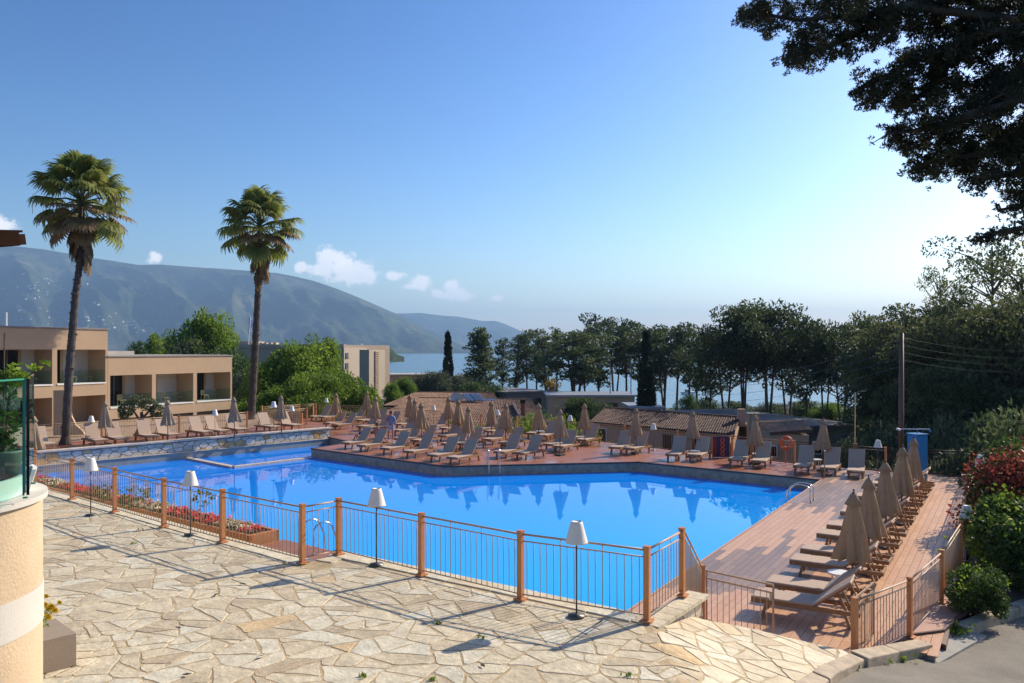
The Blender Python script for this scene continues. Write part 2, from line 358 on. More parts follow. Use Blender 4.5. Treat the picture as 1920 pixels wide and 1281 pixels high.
def make_pine(seed, H, r, t0=.45, lumps=26, per=60, leaf=.3, m='pine', lean=0., flat=1., conical=False, limbs=True, trunk_r=None, ntrunk=1, stretch=.5):
    rs = np.random.RandomState(seed); cl = []; tb = MB(); trunk_r = trunk_r or H*.014
    tops = []
    for q in range(ntrunk):
        off = (rs.uniform(-1, 1)*r*.35*(ntrunk > 1), rs.uniform(-.5, .5)*r*.3*(ntrunk > 1))
        pts = []
        bend = rs.uniform(-.03, .03, 2)*H
        for i in range(7):
            t = i/6; pts.append((off[0]*t**1.3+lean*H*t+bend[0]*math.sin(t*3.1)*.6, off[1]*t+bend[1]*math.sin(t*2.6)*.6, t*H*.96-.3))
        tb.tube(pts, [trunk_r*(1-.75*i/6)*(1.25 if i == 0 else 1) for i in range(7)], 7)
        tops.append(pts)
    def axis(t, q):
        p = tops[q]; x = min(max(t, 0), .999)*6; i = int(x); f = x-i; a = p[i]; b = p[i+1]; return [a[k]*(1-f)+b[k]*f for k in range(3)]
    for i in range(lumps):
        t = t0+(1-t0)*(i+rs.uniform(0, 1))/lumps; q = i % ntrunk
        rel = (t-t0)/(1-t0)
        if conical: prof = (1-rel)**.8*.95+.12
        else: prof = math.sin(math.pi*min(1, .12+rel*.80))**.7*flat+.12
        a = rs.uniform(0, 2*math.pi); rr = r*prof*rs.uniform(.30, 1.0)*(.85+.3*math.sin(a*2+seed+t*9)+.15*math.sin(a*5+seed*3))
        ax = axis(t, q); c = (ax[0]+rr*math.cos(a), ax[1]+rr*math.sin(a), ax[2]+rs.uniform(-.02, .05)*H)
        s = r*rs.choice([.14,.20,.28,.36])*rs.uniform(.85,1.15)*(.75 if conical else 1)
        cl.append((c, (s, s, s*stretch), rs.uniform(.0, .75)*(.6+.4*rel)))
        if limbs:
            b = axis(t-.06-.05*rs.uniform(), q); mid = [(b[k]+c[k])/2+(0, 0, .03*H*rs.uniform(-.5, .6))[k] for k in range(3)]
            tb.tube([b, mid, c], [trunk_r*.32, trunk_r*.2, trunk_r*.09], 5, cap=False)
    C, Dd, T = clumps_to_leaves(cl, per)
    cm = leaf_mesh('crown', C, leaf, LM[m], Dd, tint=T, jitter=.9, aspect=1.9)
    return tb.mesh('trunk', MT['trunk'], True), cm
def plant_tree(name, label, cat, loc, meshes, rz=0, sc=1, group=None):
    t = thing(name, label, cat, loc, rz, group); t.scale = sc if isinstance(sc, tuple) else (sc, sc, sc)
    link('trunk', meshes[0], t); link('crown', meshes[1], t)
    return t
# ------------------------------------------------------------------ pieces laid in a plane (crazy paving, rubble walls)
def clip_half(poly, nx, ny, c):
    "keep the side nx*x+ny*y <= c"
    o = []
    for i in range(len(poly)):
        a = poly[i]; b = poly[(i+1) % len(poly)]; da = nx*a[0]+ny*a[1]-c; db = nx*b[0]+ny*b[1]-c
        if da <= 0: o.append(a)
        if (da < 0 < db) or (db < 0 < da):
            t = da/(da-db); o.append((a[0]+(b[0]-a[0])*t, a[1]+(b[1]-a[1])*t))
    return o
def inside(p, poly):
    r = False; j = len(poly)-1
    for i in range(len(poly)):
        if (poly[i][1] > p[1]) != (poly[j][1] > p[1]) and p[0] < (poly[j][0]-poly[i][0])*(p[1]-poly[i][1])/(poly[j][1]-poly[i][1])+poly[i][0]: r = not r
        j = i
    return r
def area(p): return .5*sum(p[i][0]*p[(i+1) % len(p)][1]-p[(i+1) % len(p)][0]*p[i][1] for i in range(len(p)))
def cells(region, spacing, seed, sx=1., sy=1., gap=.012, bigvar=.5):
    "irregular polygons filling region; sx, sy stretch them"
    rs = np.random.RandomState(seed)
    xs = [p[0] for p in region]; ys = [p[1] for p in region]
    pts = []; tries = 0; A = (max(xs)-min(xs))*(max(ys)-min(ys)); target = int(A/(spacing**2*sx*sy)*14)
    grid = {}
    for _ in range(target):
        p = (rs.uniform(min(xs)-spacing, max(xs)+spacing), rs.uniform(min(ys)-spacing, max(ys)+spacing))
        rr = spacing*rs.choice([.62, .85, 1.05], p=[.3, .45, .25])
        gx, gy = int(p[0]//(spacing*sx)), int(p[1]//(spacing*sy)); ok = True
        for i in (-1, 0, 1):
            for j in (-1, 0, 1):
                for q in grid.get((gx+i, gy+j), ()):
                    if ((q[0]-p[0])/sx)**2+((q[1]-p[1])/sy)**2 < rr*rr: ok = False; break
                if not ok: break
            if not ok: break
        if ok: pts.append(p); grid.setdefault((gx, gy), []).append(p)
    res = []
    for p in pts:
        gx, gy = int(p[0]//(spacing*sx)), int(p[1]//(spacing*sy)); R = spacing*2.2
        poly = [(p[0]-R*sx, p[1]-R*sy), (p[0]+R*sx, p[1]-R*sy), (p[0]+R*sx, p[1]+R*sy), (p[0]-R*sx, p[1]+R*sy)]
        for i in range(-3, 4):
            for j in range(-3, 4):
                for q in grid.get((gx+i, gy+j), ()):
                    if q is p: continue
                    nx = (q[0]-p[0])/sx**2; ny = (q[1]-p[1])/sy**2
                    poly = clip_half(poly, nx, ny, nx*(p[0]+q[0])/2+ny*(p[1]+q[1])/2)
                    if len(poly) < 3: break
        if len(poly) < 3: continue
        if not all(inside(v, region) for v in poly):
            sub = list(region)                              # clip the region by the convex cell
            for i in range(len(poly)):
                a = poly[i]; b = poly[(i+1) % len(poly)]; nx, ny = (b[1]-a[1]), -(b[0]-a[0])
                if area(poly) < 0: nx, ny = -nx, -ny
                sub = clip_half(sub, nx, ny, nx*a[0]+ny*a[1])
                if len(sub) < 3: break
            poly = sub
        if len(poly) < 3 or abs(area(poly)) < spacing**2*.05*sx*sy: continue
        if area(poly) < 0: poly = poly[::-1]
        cx = sum(v[0] for v in poly)/len(poly); cy = sum(v[1] for v in poly)/len(poly)
        o = []
        for v in poly:
            d = math.hypot(v[0]-cx, v[1]-cy); k = max(.2, 1-gap*1.3/max(d, .05)); o.append((cx+(v[0]-cx)*k, cy+(v[1]-cy)*k))
        r = []
        for i in range(len(o)):
            a = o[i]; b = o[(i+1) % len(o)]; l = math.hypot(b[0]-a[0], b[1]-a[1])
            if l < .03: r.append(((a[0]+b[0])/2, (a[1]+b[1])/2)); continue
            q = min(.13, .045/l+.03)
            r.append((a[0]+(b[0]-a[0])*q, a[1]+(b[1]-a[1])*q)); 
            if l > .28: r.append(((a[0]+b[0])/2+rs.uniform(-.014, .014), (a[1]+b[1])/2+rs.uniform(-.014, .014)))
            r.append((b[0]-(b[0]-a[0])*q, b[1]-(b[1]-a[1])*q))
        res.append((r, (cx, cy)))
    return res
def stone_geo(poly, c, mapf, h, th=.04, bev=.01):
    n = len(poly); top = []; mid = []; bot = []
    for x, y in poly:
        d = math.hypot(x-c[0], y-c[1]) or 1; k = 1-bev/d
        top.append(mapf(c[0]+(x-c[0])*k, c[1]+(y-c[1])*k, h)); mid.append(mapf(x, y, h-bev)); bot.append(mapf(x, y, h-th))
    return top+mid+bot, [tuple(range(n))]+[(n+i, n+(i+1) % n, (i+1) % n, i) for i in range(n)]+[(2*n+i, 2*n+(i+1) % n, n+(i+1) % n, n+i) for i in range(n)]
def lay(polys, mapf, name, m, parent, seed, limit=300, key=None, h=.006, hv=.006, th=.04, tints=None, bev=.008):
    rs = np.random.RandomState(seed)
    if key: polys = sorted(polys, key=key)
    rest = MB(); rt = []
    for i, (poly, c) in enumerate(polys):
        hh = h+rs.uniform(-hv, hv); vs, fs = stone_geo(poly, c, mapf, hh, th, bev)
        tv = float(rs.choice(tints)+rs.uniform(-.06, .06)) if tints is not None else rs.uniform(0, 1)
        if i < limit:
            b = MB(); o = Vector(vs[0]); b.add([Vector(v) for v in vs], fs); b.build(name, m, parent, tint=min(1, max(0, tv)))
        else:
            rest.add(vs, fs); rt += [min(1, max(0, tv))]*len(vs)
    if rest.v: rest.build(name+'_remainder', m, parent, kind='stuff', tint=rt)
def smooth(a, b, x):
    t = min(1, max(0, (x-a)/(b-a))); return t*t*(3-2*t)
def lerp_table(x, tab):
    if x <= tab[0][0]: return tab[0][1]
    for (a, va), (b, vb) in zip(tab, tab[1:]):
        if x <= b: return va+(vb-va)*(x-a)/(b-a)
    return tab[-1][1]

def crazy(region, spacing, seed, gap, amin, amax):
    "coarse irregular cells broken again into angular flags"
    rs = np.random.RandomState(seed); res = []
    xs = [p[0] for p in region]; ys = [p[1] for p in region]; pts = []; grid = {}
    for _ in range(9000):
        p = (rs.uniform(min(xs)-1, max(xs)+1), rs.uniform(min(ys)-1, max(ys)+1)); gx, gy = int(p[0]//spacing), int(p[1]//spacing); rr = spacing*rs.uniform(.45, 1.0)
        if all(math.hypot(q[0]-p[0], q[1]-p[1]) > rr for i in (-1,0,1) for j in (-1,0,1) for q in grid.get((gx+i, gy+j), ())): pts.append(p); grid.setdefault((gx, gy), []).append(p)
    def split(poly, depth):
        A = abs(area(poly))
        if depth > 5 or A < rs.uniform(amin, amax): return [poly]
        cx = sum(v[0] for v in poly)/len(poly); cy = sum(v[1] for v in poly)/len(poly)
        sxx = sum((v[0]-cx)**2 for v in poly); syy = sum((v[1]-cy)**2 for v in poly); sxy = sum((v[0]-cx)*(v[1]-cy) for v in poly)
        th = .5*math.atan2(2*sxy, sxx-syy)+rs.normal()*.42; nx, ny = math.cos(th), math.sin(th); r_ = math.sqrt(A)*.22
        c = nx*(cx+rs.uniform(-r_, r_))+ny*(cy+rs.uniform(-r_, r_)); a = clip_half(poly, nx, ny, c); b = clip_half(poly, -nx, -ny, -c)
        if len(a) < 3 or len(b) < 3 or min(abs(area(a)), abs(area(b))) < .02: return [poly]
        return split(a, depth+1)+split(b, depth+1)
    for p in pts:
        gx, gy = int(p[0]//spacing), int(p[1]//spacing); R = spacing*2.4; poly = [(p[0]-R, p[1]-R), (p[0]+R, p[1]-R), (p[0]+R, p[1]+R), (p[0]-R, p[1]+R)]
        for i in range(-3, 4):
            for j in range(-3, 4):
                for q in grid.get((gx+i, gy+j), ()):
                    if q is p or len(poly) < 3: continue
                    nx, ny = q[0]-p[0], q[1]-p[1]; poly = clip_half(poly, nx, ny, nx*(p[0]+q[0])/2+ny*(p[1]+q[1])/2)
        if len(poly) < 3: continue
        if area(poly) < 0: poly = poly[::-1]
        if not all(inside(v, region) for v in poly):
            sub_ = list(region)
            for i in range(len(poly)):
                a = poly[i]; b = poly[(i+1) % len(poly)]; nx, ny = (b[1]-a[1]), -(b[0]-a[0]); sub_ = clip_half(sub_, nx, ny, nx*a[0]+ny*a[1])
                if len(sub_) < 3: break
            if len(sub_) < 3: continue
            poly = sub_
        for s in split(poly, 0):
            if abs(area(s)) < .012: continue
            if area(s) < 0: s = s[::-1]
            ok = True; n = len(s); g_ = gap*rs.uniform(.6, 1.5); t = list(s)
            for i in range(n):                              # true inward offset of every edge
                a = s[i]; b = s[(i+1) % n]; l_ = math.hypot(b[0]-a[0], b[1]-a[1])
                if l_ < 1e-4: continue
                nx, ny = (b[1]-a[1])/l_, -(b[0]-a[0])/l_; t = clip_half(t, nx, ny, nx*a[0]+ny*a[1]-g_)
                if len(t) < 3: ok = False; break
            if not ok or abs(area(t)) < .008: continue
            r = []; m_ = len(t)
            for i in range(m_):
                a = t[i]; b = t[(i+1) % m_]; l_ = math.hypot(b[0]-a[0], b[1]-a[1])
                if l_ < .025: r.append(((a[0]+b[0])/2, (a[1]+b[1])/2)); continue
                q0 = min(.3, rs.uniform(.02, .075)/l_); q1 = min(.3, rs.uniform(.02, .075)/l_); r.append((a[0]+(b[0]-a[0])*q0, a[1]+(b[1]-a[1])*q0))
                k_ = int(l_/.16); nx, ny = (b[1]-a[1])/l_, -(b[0]-a[0])/l_
                for k in range(1, min(4, k_)):
                    f = k/min(4, k_); d_ = -abs(rs.normal())*.013; r.append((a[0]+(b[0]-a[0])*f+nx*d_, a[1]+(b[1]-a[1])*f+ny*d_))
                r.append((b[0]-(b[0]-a[0])*q1, b[1]-(b[1]-a[1])*q1))
            res.append((r, (sum(v[0] for v in r)/len(r), sum(v[1] for v in r)/len(r))))
    return res

# ------------------------------------------------------------------ frame of the right-hand deck: s runs away along the pool edge, e to the right
O2 = Vector((2.1, 15.5, 0)); DS = Vector((.53, .848, 0)).normalized(); DE = Vector((DS.y, -DS.x, 0))
def Q(s, e, z=0): return O2+DS*s+DE*e+Vector((0, 0, z))
def xy(v): return (v[0], v[1])

# ------------------------------------------------------------------ sea, land, hills, haze
b = MB(); nseg = 48
ring0 = [(16000*math.cos(2*math.pi*k/nseg), 16000*math.sin(2*math.pi*k/nseg), -12) for k in range(nseg)]
b.add(ring0, [tuple(range(nseg))]); tag(b.build('sea', MT['sea']), kind='structure')
def land_h(x, y):
    z = -3.2-1.6*smooth(55, 140, y)-.072*max(0, y-140+6*noise.noise(Vector((x*.012, 0, 3))))
    z += 1.3*smooth(0, 60, x-.35*y-8)*(1-smooth(200, 300, y))
    z += .35*noise.noise(Vector((x*.04, y*.04, 0)))*smooth(45, 80, y)
    return z
xs = sorted(set([-700, -450, -300, -220]+list(range(-160, 161, 8))+[200, 260, 340, 450, 700])); ys = list(range(-60, 40, 12))+list(range(40, 360, 6))
b = MB(); b.add([(x, y, land_h(x, y)) for y in ys for x in xs], [(j*len(xs)+i, j*len(xs)+i+1, (j+1)*len(xs)+i+1, (j+1)*len(xs)+i) for j in range(len(ys)-1) for i in range(len(xs)-1)])
tag(b.build('land', MT['land'], smooth=True), kind='structure')
# mountains
RIDGE = [(-900,470),(-400,440),(-150,452),(0,461),(40,463),(85,468),(130,476),(175,484),(210,489),(260,497),(300,496),(350,500),(400,503),(470,508),(520,512),(550,518),(585,526),(610,534),(640,545),(670,557),(700,570),(730,583),(750,591),(790,612),(830,632),(880,652),(930,664)]
def hillmat(name, c1, c2, c3):
    m = bpy.data.materials.new(name); m.use_nodes = True; n = m.node_tree.nodes; l = m.node_tree.links; bs = n['Principled BSDF']
    bs.inputs['Roughness'].default_value = 1; bs.inputs['Specular IOR Level'].default_value = 0
    t = n.new('ShaderNodeTexCoord'); nz = n.new('ShaderNodeTexNoise'); nz.inputs['Scale'].default_value = .0022; nz.inputs['Detail'].default_value = 9; nz.inputs['Roughness'].default_value = .62
    l.new(t.outputs['Object'], nz.inputs['Vector'])
    r = n.new('ShaderNodeValToRGB'); l.new(nz.outputs[0], r.inputs[0]); e = r.color_ramp.elements
    e[0].position = .36; e[0].color = (*c1, 1); e[1].position = .58; e[1].color = (*c2, 1); x = e.new(.72); x.color = (*c3, 1)
    l.new(r.outputs[0], bs.inputs['Base Color'])
    bp = n.new('ShaderNodeBump'); bp.inputs['Strength'].default_value = 1; bp.inputs['Distance'].default_value = 35
    n2 = n.new('ShaderNodeTexNoise'); n2.inputs['Scale'].default_value = .012; n2.inputs['Detail'].default_value = 6; l.new(t.outputs['Object'], n2.inputs['Vector'])
    l.new(n2.outputs[0], bp.inputs['Height']); l.new(bp.outputs[0], bs.inputs['Normal']); return m
MT['hill'] = hillmat('forested slope', (.022,.036,.018), (.065,.080,.030), (.18,.155,.10))
def hill_point(px, t, tab, D0, D1, wob, seed):
    rz = lerp_table(px, tab); D = D0+(D1-D0)*t
    ztop = max(-6, CZ-(rz-HOR)/F*D1)
    prof = .22*min(1, t*2.2)**1.3+.78*max(0, (t-.18)/.82)**1.05 if t > .18 else .22*(t*2.2)**1.3
    x0 = (px-960)/F
    g = noise.ridged_multi_fractal(Vector((px*.0075+t*1.1+seed, t*1.6, seed)), 1.0, 2.1, 5, 1.0, 2.0)-1.15
    z = -14+(ztop+14)*min(1, prof/1.0)+wob*g*math.sin(math.pi*min(1, t*1.02))**.8*min(1, (ztop+60)/500)
    D = D+wob*2.2*noise.noise(Vector((px*.01, t*4, seed+5)))*(1-t)*t*4
    return (x0*D, D, z)
def hill(name, x0, x1, nx, nt_, tab, D0, D1, wob, seed):
    b = MB(); pts = []
    for j in range(nt_+1):
        for i in range(nx+1): pts.append(hill_point(x0+(x1-x0)*i/nx, j/nt_, tab, D0, D1, wob, seed))
    for i in range(nx+1):                       # the far side falls away again
        p = pts[nt_*(nx+1)+i]; pts.append((p[0]*1.25, p[1]*1.25, -14))
    b.add(pts, [(j*(nx+1)+i, j*(nx+1)+i+1, (j+1)*(nx+1)+i+1, (j+1)*(nx+1)+i) for j in range(nt_+1) for i in range(nx)])
    return tag(b.build(name, MT['hill'], smooth=True), kind='structure')
hill('mountain', -900, 930, 420, 60, RIDGE, 4300, 6800, 150, 3.0)
RIDGE2 = [(560,640),(640,600),(700,588),(745,588),(790,587),(830,592),(860,594),(905,602),(930,602),(950,609),(975,620),(1010,636),(1050,650),(1090,660)]
hill('far_mountain', 560, 1090, 140, 30, RIDGE2, 7800, 9800, 110, 9.0)
RIDGE3 = [(655,664),(690,655),(715,651),(728,652),(738,657),(743,664),(752,667.5),(758,669)]
bm_ = hill('headland', 640, 758, 90, 16, RIDGE3, 1150, 1300, 9, 5.0)
# pale village houses scattered on the mountainside
hb = MB(); hb.box((0,0,3), (9,8,7)); hb_me = hb.mesh('walls', MT['whitepaint']); hr = MB(); hr.add([(-5,-4.5,6.5),(5,-4.5,6.5),(5,4.5,6.5),(-5,4.5,6.5),(-3,0,9),(3,0,9)], [(0,1,5,4),(2,3,4,5),(1,2,5),(3,0,4)]); hr_me = hr.mesh('roof', MT['rooftile'])
rs = np.random.RandomState(21)
spots = []
for i in range(112):
    cx, cy, sx, sy = [(60,545,60,28),(200,600,70,30),(255,615,60,16),(60,590,80,25),(120,530,50,16),(330,640,60,10),(700,650,50,6)][rs.choice(7, p=[.27,.2,.13,.14,.1,.1,.06])]
    spots.append((cx+rs.normal()*sx*.5, cy+rs.normal()*sy*.5))
spots += [(800,664),(793,665),(810,663),(786,664)]
for i, (hx, hy) in enumerate(spots):
    best = None
    for k in range(1, 58):
        tt = k/60; p = hill_point(hx, tt, RIDGE, 4300, 6800, 150, 3.0) if hx < 770 else hill_point(hx, tt, RIDGE2, 7800, 9800, 110, 9.0)
        y = HOR-(p[2]-CZ)*F/p[1]
        if best is None or abs(y-hy) < best[0]: best = (abs(y-hy), p)
    p = best[1]; k = rs.uniform(.7, 1.6)
    h = thing('village_house', 'pale house among the scattered village houses on the wooded mountainside', 'house', (p[0], p[1], p[2]-2), rs.uniform(0, 3), 'village houses on the mountainside')
    h.scale = (k*rs.uniform(.8, 1.8), k, k*rs.uniform(.8, 1.2)); link('walls', hb_me, h); link('roof', hr_me, h)
hz = MB(); hz.box((0, 3000, 395), (26000, 26000, 822)); hzo = hz.build('haze', MT['white'], kind='stuff')
hm = bpy.data.materials.new('haze air'); hm.use_nodes = True; n = hm.node_tree.nodes; l = hm.node_tree.links; n.remove(n['Principled BSDF'])
pv = n.new('ShaderNodeVolumePrincipled'); pv.inputs['Color'].default_value = (.38, .63, 1, 1); pv.inputs['Density'].default_value = .000118; pv.inputs['Anisotropy'].default_value = .2
l.new(pv.outputs[0], n['Material Output'].inputs['Volume']); hzo.data.materials.clear(); hzo.data.materials.append(hm)

# ------------------------------------------------------------------ terrace with crazy paving
FP = [P(567,1058,1.25), P(417,1019,1.25), P(307,990,1.25), P(215,962,1.25), P(135,938,1.25)]     # fence posts along the terrace edge
P1 = P(1213,1168,1.25); P2 = P(976,1127,1.25); P3 = P(790,1081,1.25); P4 = P(635,1042,1.25); P6 = Vector((2.72, 12.8, 1.25))
dl = (FP[4]-FP[0]).normalized(); sp_ = (FP[4]-FP[0]).length/4
while len(FP) < 9: FP.append(FP[0]+dl*sp_*len(FP))
def tz(x, y=0): return lerp_table(x, [(2.05,1.25),(2.5,1.12),(3,.95),(3.8,.78),(4.6,.56),(5.4,.36),(6.3,.14),(7.2,0),(9.6,-.1),(10.9,-.15),(14,-.25),(20,-.4),(40,-1)])
KERB = [(1.2,5.4),(1.9,7.0),(2.55,8.6),(3.2,9.6),(3.8,10.6),(4.6,11.75),(5.38,12.7),(6.3,13.55),(7.2,14.2),(8.4,15.2),(9.6,16.1),(10.9,17.0),(14,19),(20,22),(30,26)]
E1 = (3.0, 12.65); E2 = (5.32, 12.86)
nrm = Vector((-dl.y, dl.x, 0)); nrm = nrm if nrm.dot(Vector((.5,.8,0))) > 0 else -nrm
edge = .28
T_edge = [xy(FP[8]+nrm*edge), xy(FP[0]+nrm*edge), xy(P4+Vector((.45,.85,0)).normalized()*edge*1.0+Vector((-.12,.05,0))), xy(P1+Vector((.53,.85,0))*edge)]
TERR = T_edge+[(2.45,11.95),(2.82,12.75),E1,E2]+[KERB[6],KERB[5],KERB[4],KERB[3],KERB[2],KERB[1],KERB[0]]+[(-2,5.0),(-22,5.0),(-26,30)]
b = MB(); 
# base sheet, built as a fine grid clipped to the outline
g = .5
for i in range(-54, 14):
    for j in range(9, 72):
        x0, y0 = i*g, j*g
        cell = [(x0,y0),(x0+g,y0),(x0+g,y0+g),(x0,y0+g)]
        ins = [inside(c, TERR) for c in cell]
        if not any(ins): continue
        if not all(ins):
            sub = list(TERR)
            for nx, ny, c in ((-1,0,-x0),(1,0,x0+g),(0,-1,-y0),(0,1,y0+g)):
                sub = clip_half(sub, nx, ny, c)
                if len(sub) < 3: break
            if len(sub) < 3: continue
            cell = sub if area(sub) > 0 else sub[::-1]
        b.add([(x, y, tz(x)) for x, y in cell], [tuple(range(len(cell)))])
for i in range(len(TERR)):                          # its sides
    a, c = TERR[i], TERR[(i+1) % len(TERR)]
    b.add([(a[0],a[1],tz(a[0])-.004),(c[0],c[1],tz(c[0])-.004),(c[0],c[1],-3.4),(a[0],a[1],-3.4)], [(0,3,2,1)])
terrace = tag(b.build('terrace', MT['mortar']), kind='structure')
vis = [T_edge[0],T_edge[1],T_edge[2],T_edge[3],(2.45,11.95),(2.82,12.75),E1,E2,KERB[6],KERB[5],KERB[4],KERB[3],KERB[2],KERB[1],(-3,7.0),(-8,9.5),(-16,18),(-24,32)]
# leave room for the edge slabs along the fence
def inset_edge(pts, d): return pts
inner = [xy(Vector((*T_edge[0],0))-nrm*.42), xy(Vector((*T_edge[1],0))-nrm*.42+Vector((.12,-.05,0))), (T_edge[2][0]-.1, T_edge[2][1]-.5), (T_edge[3][0]-.05, T_edge[3][1]-.5), (2.25,11.75),(2.72,12.5)]+vis[6:]
st = crazy(inner, .95, 5, .0075, .08, .38)
def seen(pc):
    c = pc[1]; y = max(c[1], 1); u = abs(c[0]/y+.03); return (0 if (u < .66 and y > 8.2) else 1e4)+y-abs(area(pc[0]))*10
lay(st, lambda x, y, h: (x, y, tz(x)+h), 'paving_stone', MT['stone'], terrace, 4, key=seen, h=.005, hv=.0025, th=.02, tints=[.0,.08,.15,.2,.25,.3,.35,.4,.45,.5,.55,.6,.65,.7,.75,.5,.45,.35,.3,.6,.5,.4,.9], bev=.007)
def slab_row(a, c, inn, name, w_=.40, ln=.95, parent=terrace, seed=1):
    a = Vector((*a, 0)); c = Vector((*c, 0)); d = (c-a); Ln = d.length; d.normalize(); nn = Vector((-d.y, d.x, 0))
    if nn.dot(Vector((*inn, 0))-a) < 0: nn = -nn
    rs = np.random.RandomState(seed); t = 0.02
    while t < Ln-.15:
        l_ = min(ln*rs.uniform(.7, 1.2), Ln-t); l_ -= .014
        p = a+d*t; poly = [xy(p), xy(p+d*l_), xy(p+d*l_+nn*(w_+rs.uniform(-.03,.0))), xy(p+nn*(w_+rs.uniform(-.03,.0)))]
        cx = sum(v[0] for v in poly)/4; cy = sum(v[1] for v in poly)/4
        if area(poly) < 0: poly = poly[::-1]
        vs, fs = stone_geo(poly, (cx, cy), lambda x, y, h: (x, y, tz(x)+h), .02+rs.uniform(-.003,.003), .05, .008)
        bb = MB(); bb.add(vs, fs); bb.build(name, MT['stone'], parent, tint=rs.choice([.4,.5,.62,.75])); t += l_+.014
slab_row(T_edge[0], T_edge[1], (-5, 8), 'edge_slab', seed=2); slab_row(T_edge[1], T_edge[2], (-2, 8), 'edge_slab', seed=3); slab_row(T_edge[2], T_edge[3], (-2, 8), 'edge_slab', seed=4)
# weeds in the joints
wp = [(905,1196),(680,1268),(812,1275),(700,1062),(822,1170),(1180,1268),(250,1020),(380,950)]
for i, (x, y) in enumerate(wp):
    p = P(x, y, 1.26); C = np.array(p)+np.random.normal(size=(16, 3))*(.03, .03, .0); C[:, 2] = 1.275
    dd = np.random.normal(size=(16, 3))*.6; dd[:, 2] = abs(dd[:, 2])+.6
    o = link('weed', leaf_mesh('weed', C, .028, LM['bright'], dd, aspect=2.2)); tag(o, 'tiny green weed in the paving joints '+['below the middle of the railing','at the bottom edge, left one','at the bottom edge near the middle','at the foot of the second lamp','below the third lamp','near the bottom right before the parapet','near the left shadow of the railing','by the edge slabs behind the left lamps'][i], 'weed', 'weeds in the paving joints')
lf = [(455,1095),(405,1115),(340,1172),(490,1230),(905,1248),(350,1265)]
for i, (x, y) in enumerate(lf):
    p = P(x, y, 1.275); bb = MB(); a = i*1.3
    bb.add([p+Vector((math.cos(a)*.07, math.sin(a)*.07, .004)), p+Vector((-math.sin(a)*.028, math.cos(a)*.028, .012)), p-Vector((math.cos(a)*.07, math.sin(a)*.07, -.004)), p+Vector((math.sin(a)*.028, -math.cos(a)*.028, .002))], [(0,1,2,3)])
    tag(bb.build('fallen_leaf', MT['soil']), 'small dry brown leaf on the terrace '+['left of the two close leaves','right of the two close leaves','near the planter','low in the left half','in the lower middle','lowest, right of the planter'][i], 'leaf', 'dry leaves on the terrace')

# ------------------------------------------------------------------ pool, decks
V3 = Q(19.6, 0); V2 = P(1196,866,0); V1 = P(835,874,0); TIP = P(585,841,0); INN = P(660,829.5,0)
WA = Vector((-10.95, 48.0, 0)); WD = (Vector((-21.4, 36.9, 0))-WA).normalized(); WB = WA+WD*23.5      # foot line of the left terrace wall
NE = Q(0, 0); ND = Vector((-.79, .613, 0)).normalized(); near_end = NE+ND*34.0
POOL = [xy(v) for v in (NE, V3, V2, V1, TIP, INN, WA, WB, near_end)]
cxp = sum(p[0] for p in POOL)/len(POOL); cyp = sum(p[1] for p in POOL)/len(POOL)
def fill(poly, z):
    bm = bmesh.new(); vs = [bm.verts.new((x, y, z)) for x, y in poly]; bm.faces.new(vs); bmesh.ops.triangulate(bm, faces=bm.faces[:]); me = bpy.data.meshes.new('fill'); bm.to_mesh(me); bm.free()
    r = ([tuple(v.co) for v in me.vertices], [tuple(p.vertices) for p in me.polygons]); bpy.data.meshes.remove(me)
    if r[1]:
        a, b_, c = (Vector(r[0][i]) for i in r[1][0]); 
        if (b_-a).cross(c-a).z < 0: r = (r[0], [f[::-1] for f in r[1]])
    return r
WATER = [xy(v) for v in (NE+Vector((-.2,-.4,0)), V3+DE*.3, V2+Vector((0,.3,0)), V1+Vector((0,.3,0)), TIP+Vector((.3,.2,0)), INN+Vector((.3,.2,0)), WA+Vector((0,.5,0)), WB+Vector((-.5,.5,0)), near_end+Vector((-.4,-.6,0)))]
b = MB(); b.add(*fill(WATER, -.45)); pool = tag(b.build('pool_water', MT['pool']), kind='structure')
def slab(name, poly, z0, z1, m, edge_m=None):
    b = MB(); vs, fs = fill(poly, z1); b.add(vs, fs)
    n = len(poly); pp = poly if area(poly) > 0 else poly[::-1]
    b.add([(x, y, z1) for x, y in pp]+[(x, y, z0) for x, y in pp], [(i, n+i, n+(i+1) % n, (i+1) % n) for i in range(n)])
    return tag(b.build(name, m), kind='structure')
BK = [Vector((19.4,33.0,0)), Vector((15.9,34.3,0)), Vector((12.9,36.8,0)), Vector((10.7,39.1,0)), Vector((8.5,41.3,0)), Vector((6.2,44.2,0)), Vector((2.4,48.2,0)), Vector((.3,49.8,0)), Vector((-2,51.9,0)), Vector((-6.2,55.8,0)), Vector((-10.5,59.9,0)), Vector((-15.3,61.8,0)), Vector((-17.5,57.5,0)), Vector((-14.0,50.2,0))]
FARD = [xy(v) for v in (V3, V2, V1, TIP, INN, WA)]+[xy(v) for v in BK[::-1][0:]]+[xy(Q(19.6, 5.45))]
slab('far_deck', FARD, -3.4, 0, MT['deck'])
